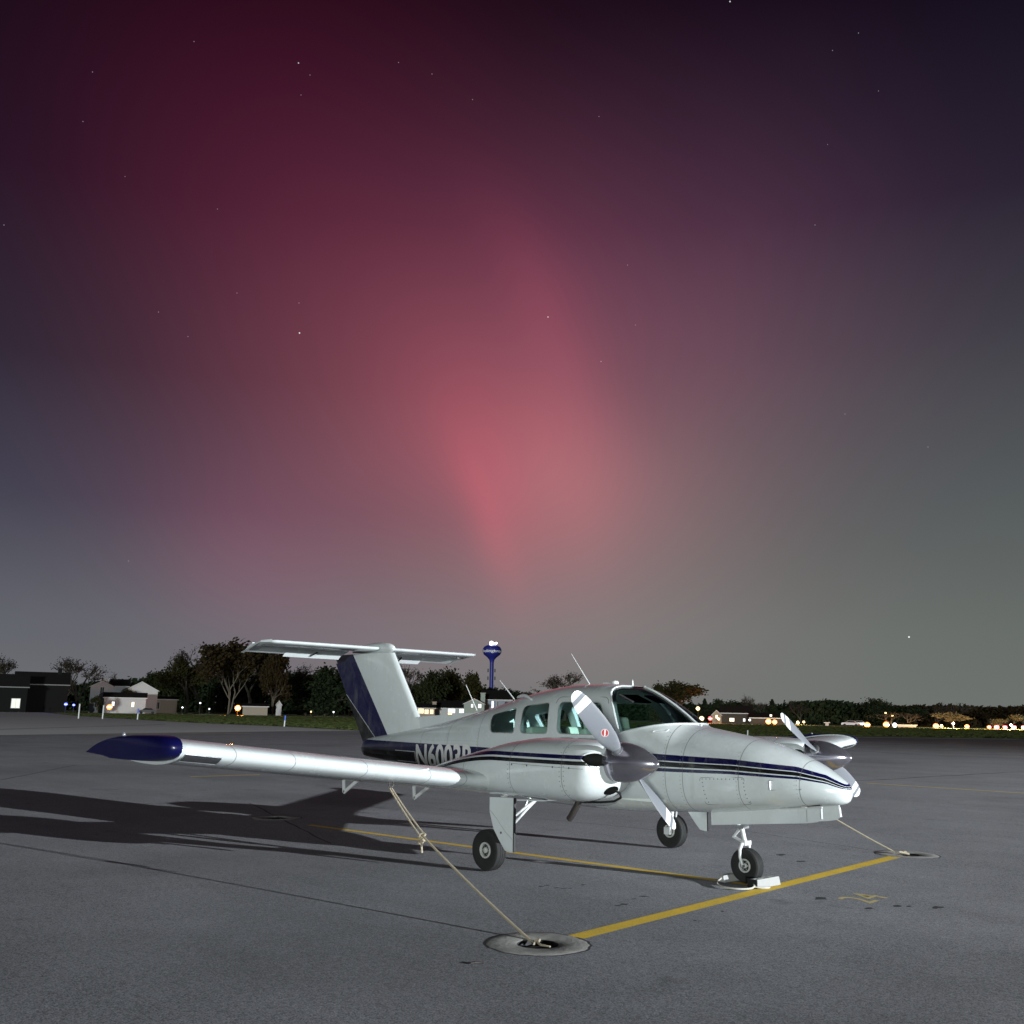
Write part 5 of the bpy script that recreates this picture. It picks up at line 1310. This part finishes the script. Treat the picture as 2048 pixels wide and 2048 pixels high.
# ---- standing grass on the field between apron and road
EPX = [-40,54,158,276,344,400,570,640,700,1000,1494,1640,1767,2040,2100]; EDI = [420,335,188,150,134,124,108,100,93,92,104,104,118,123,124]
rr = random.Random(12); gv = []; gf = []
for i in range(52000):
    px = rr.uniform(-30, 2090); d0 = np.interp(px, EPX, EDI)+1.5
    if d0 > 248: continue
    d = 1/(rr.uniform(1/250.0, 1/d0)); p = at(px, d); a = rr.uniform(0, math.pi); w = rr.uniform(.16, .42)*d/110; h = rr.uniform(.05, .15)
    c_, s_ = math.cos(a)*w, math.sin(a)*w; lx, ly = rr.gauss(0, .05), rr.gauss(0, .05); o_ = len(gv)
    gv += [(p.x-c_, p.y-s_, -.012), (p.x+c_, p.y+s_, -.012), (p.x+c_*.7+lx, p.y+s_*.7+ly, h), (p.x-c_*.5+lx, p.y-s_*.5+ly, h*rr.uniform(.6, 1))]; gf.append((o_, o_+1, o_+2, o_+3))
me = bpy.data.meshes.new('grass'); me.from_pydata(gv, [], gf); me.materials.append(leafmat('grass_blades', (.020, .028, .008), (.052, .060, .019)))
o = link('grass', me); o['label'] = 'short mown grass on the field beyond the apron'; o['category'] = 'grass'; stuff(o)
# ---- road along the far side and parked cars
a_ = [at(px, d) for px, d in ((-150,300),(100,262),(500,255),(900,250),(1300,250),(1700,250),(2200,250))]
b_ = [at(px, d) for px, d in ((2200,259),(1700,259),(1300,259),(900,259),(500,264),(100,272),(-150,312))]
structure(sheet('road', [(p.x, p.y) for p in a_+b_], -.006, M_conc))
def car(px, dist, label, m, rz):
    th = thing('parked_car', label, 'car', at(px, dist), bear(px)+rz, 'cars parked beyond the grass')
    side = [(-2.2,.35),(-2.25,.75),(-1.5,.92),(-.95,1.38),(.55,1.42),(1.15,.98),(2.05,.85),(2.2,.38)]
    mb = MB(); mb.prism(side, lambda u, v, t_: (u, t_*(1-.22*max(0,(v-.9)/.5)), v), -.85, .85); mb.build('body', m, th)
    for s_ in (-1, 1):
        mb = MB(); mb.prism([(-1.25,.95),(-.85,1.30),(.5,1.33),(.95,.97)], lambda u, v, t_: (u, s_*(.862-.19*max(0,(v-.9)/.5))+t_*s_, v), 0, .012); mb.build('side_glass', M_pane, th)
        for x in (-1.35, 1.35):
            mb = MB(); mb.lathe([(.32,-.1),(.33,0),(.32,.1)], (x, s_*.78, .33), 'y', 16); mb.build('wheel', M_tyre, th)
M_car1 = mat('car_silver', (.34,.35,.36), .35, metal=.4); M_car2 = mat('car_dark', (.03,.03,.035), .3)
car(1700,268,'silver car parked left of the leftmost orange lamp', M_car1, 1.5)
car(1716,270,'second silver car parked next to the leftmost orange lamp', M_car1, 1.65)
car(294,268,'dark car parked before the broad white gabled house', M_car2, 1.5)

# ================================================================== floodlight that lights the apron (outside the picture)
FM = thing('floodlight_mast', 'tall steel floodlight mast standing ahead of the aircraft beyond the right edge', 'floodlight', (FLOOD.x+.6, FLOOD.y+.16, 0))
MB().tube([(0,0,0),(0,0,FLOOD.z+.3)], [.12,.07], 10).build('pole', M_metal, FM)
MB().box((-.25,-.07,FLOOD.z+.1), (.35,.5,.30)).build('lamp_head', M_black, FM)
fl = bpy.data.lights.new('flood', 'SPOT'); fo = bpy.data.objects.new('flood_lamp', fl); COL.objects.link(fo); fo.location = FLOOD
fo.rotation_euler = (Vector((-43, 19, 0))-FLOOD).to_track_quat('-Z', 'Y').to_euler()
fl.energy = FLOOD_W; fl.spot_size = R(56); fl.spot_blend = 1.0; fl.shadow_soft_size = .16; fl.color = (.90, .96, 1.0)
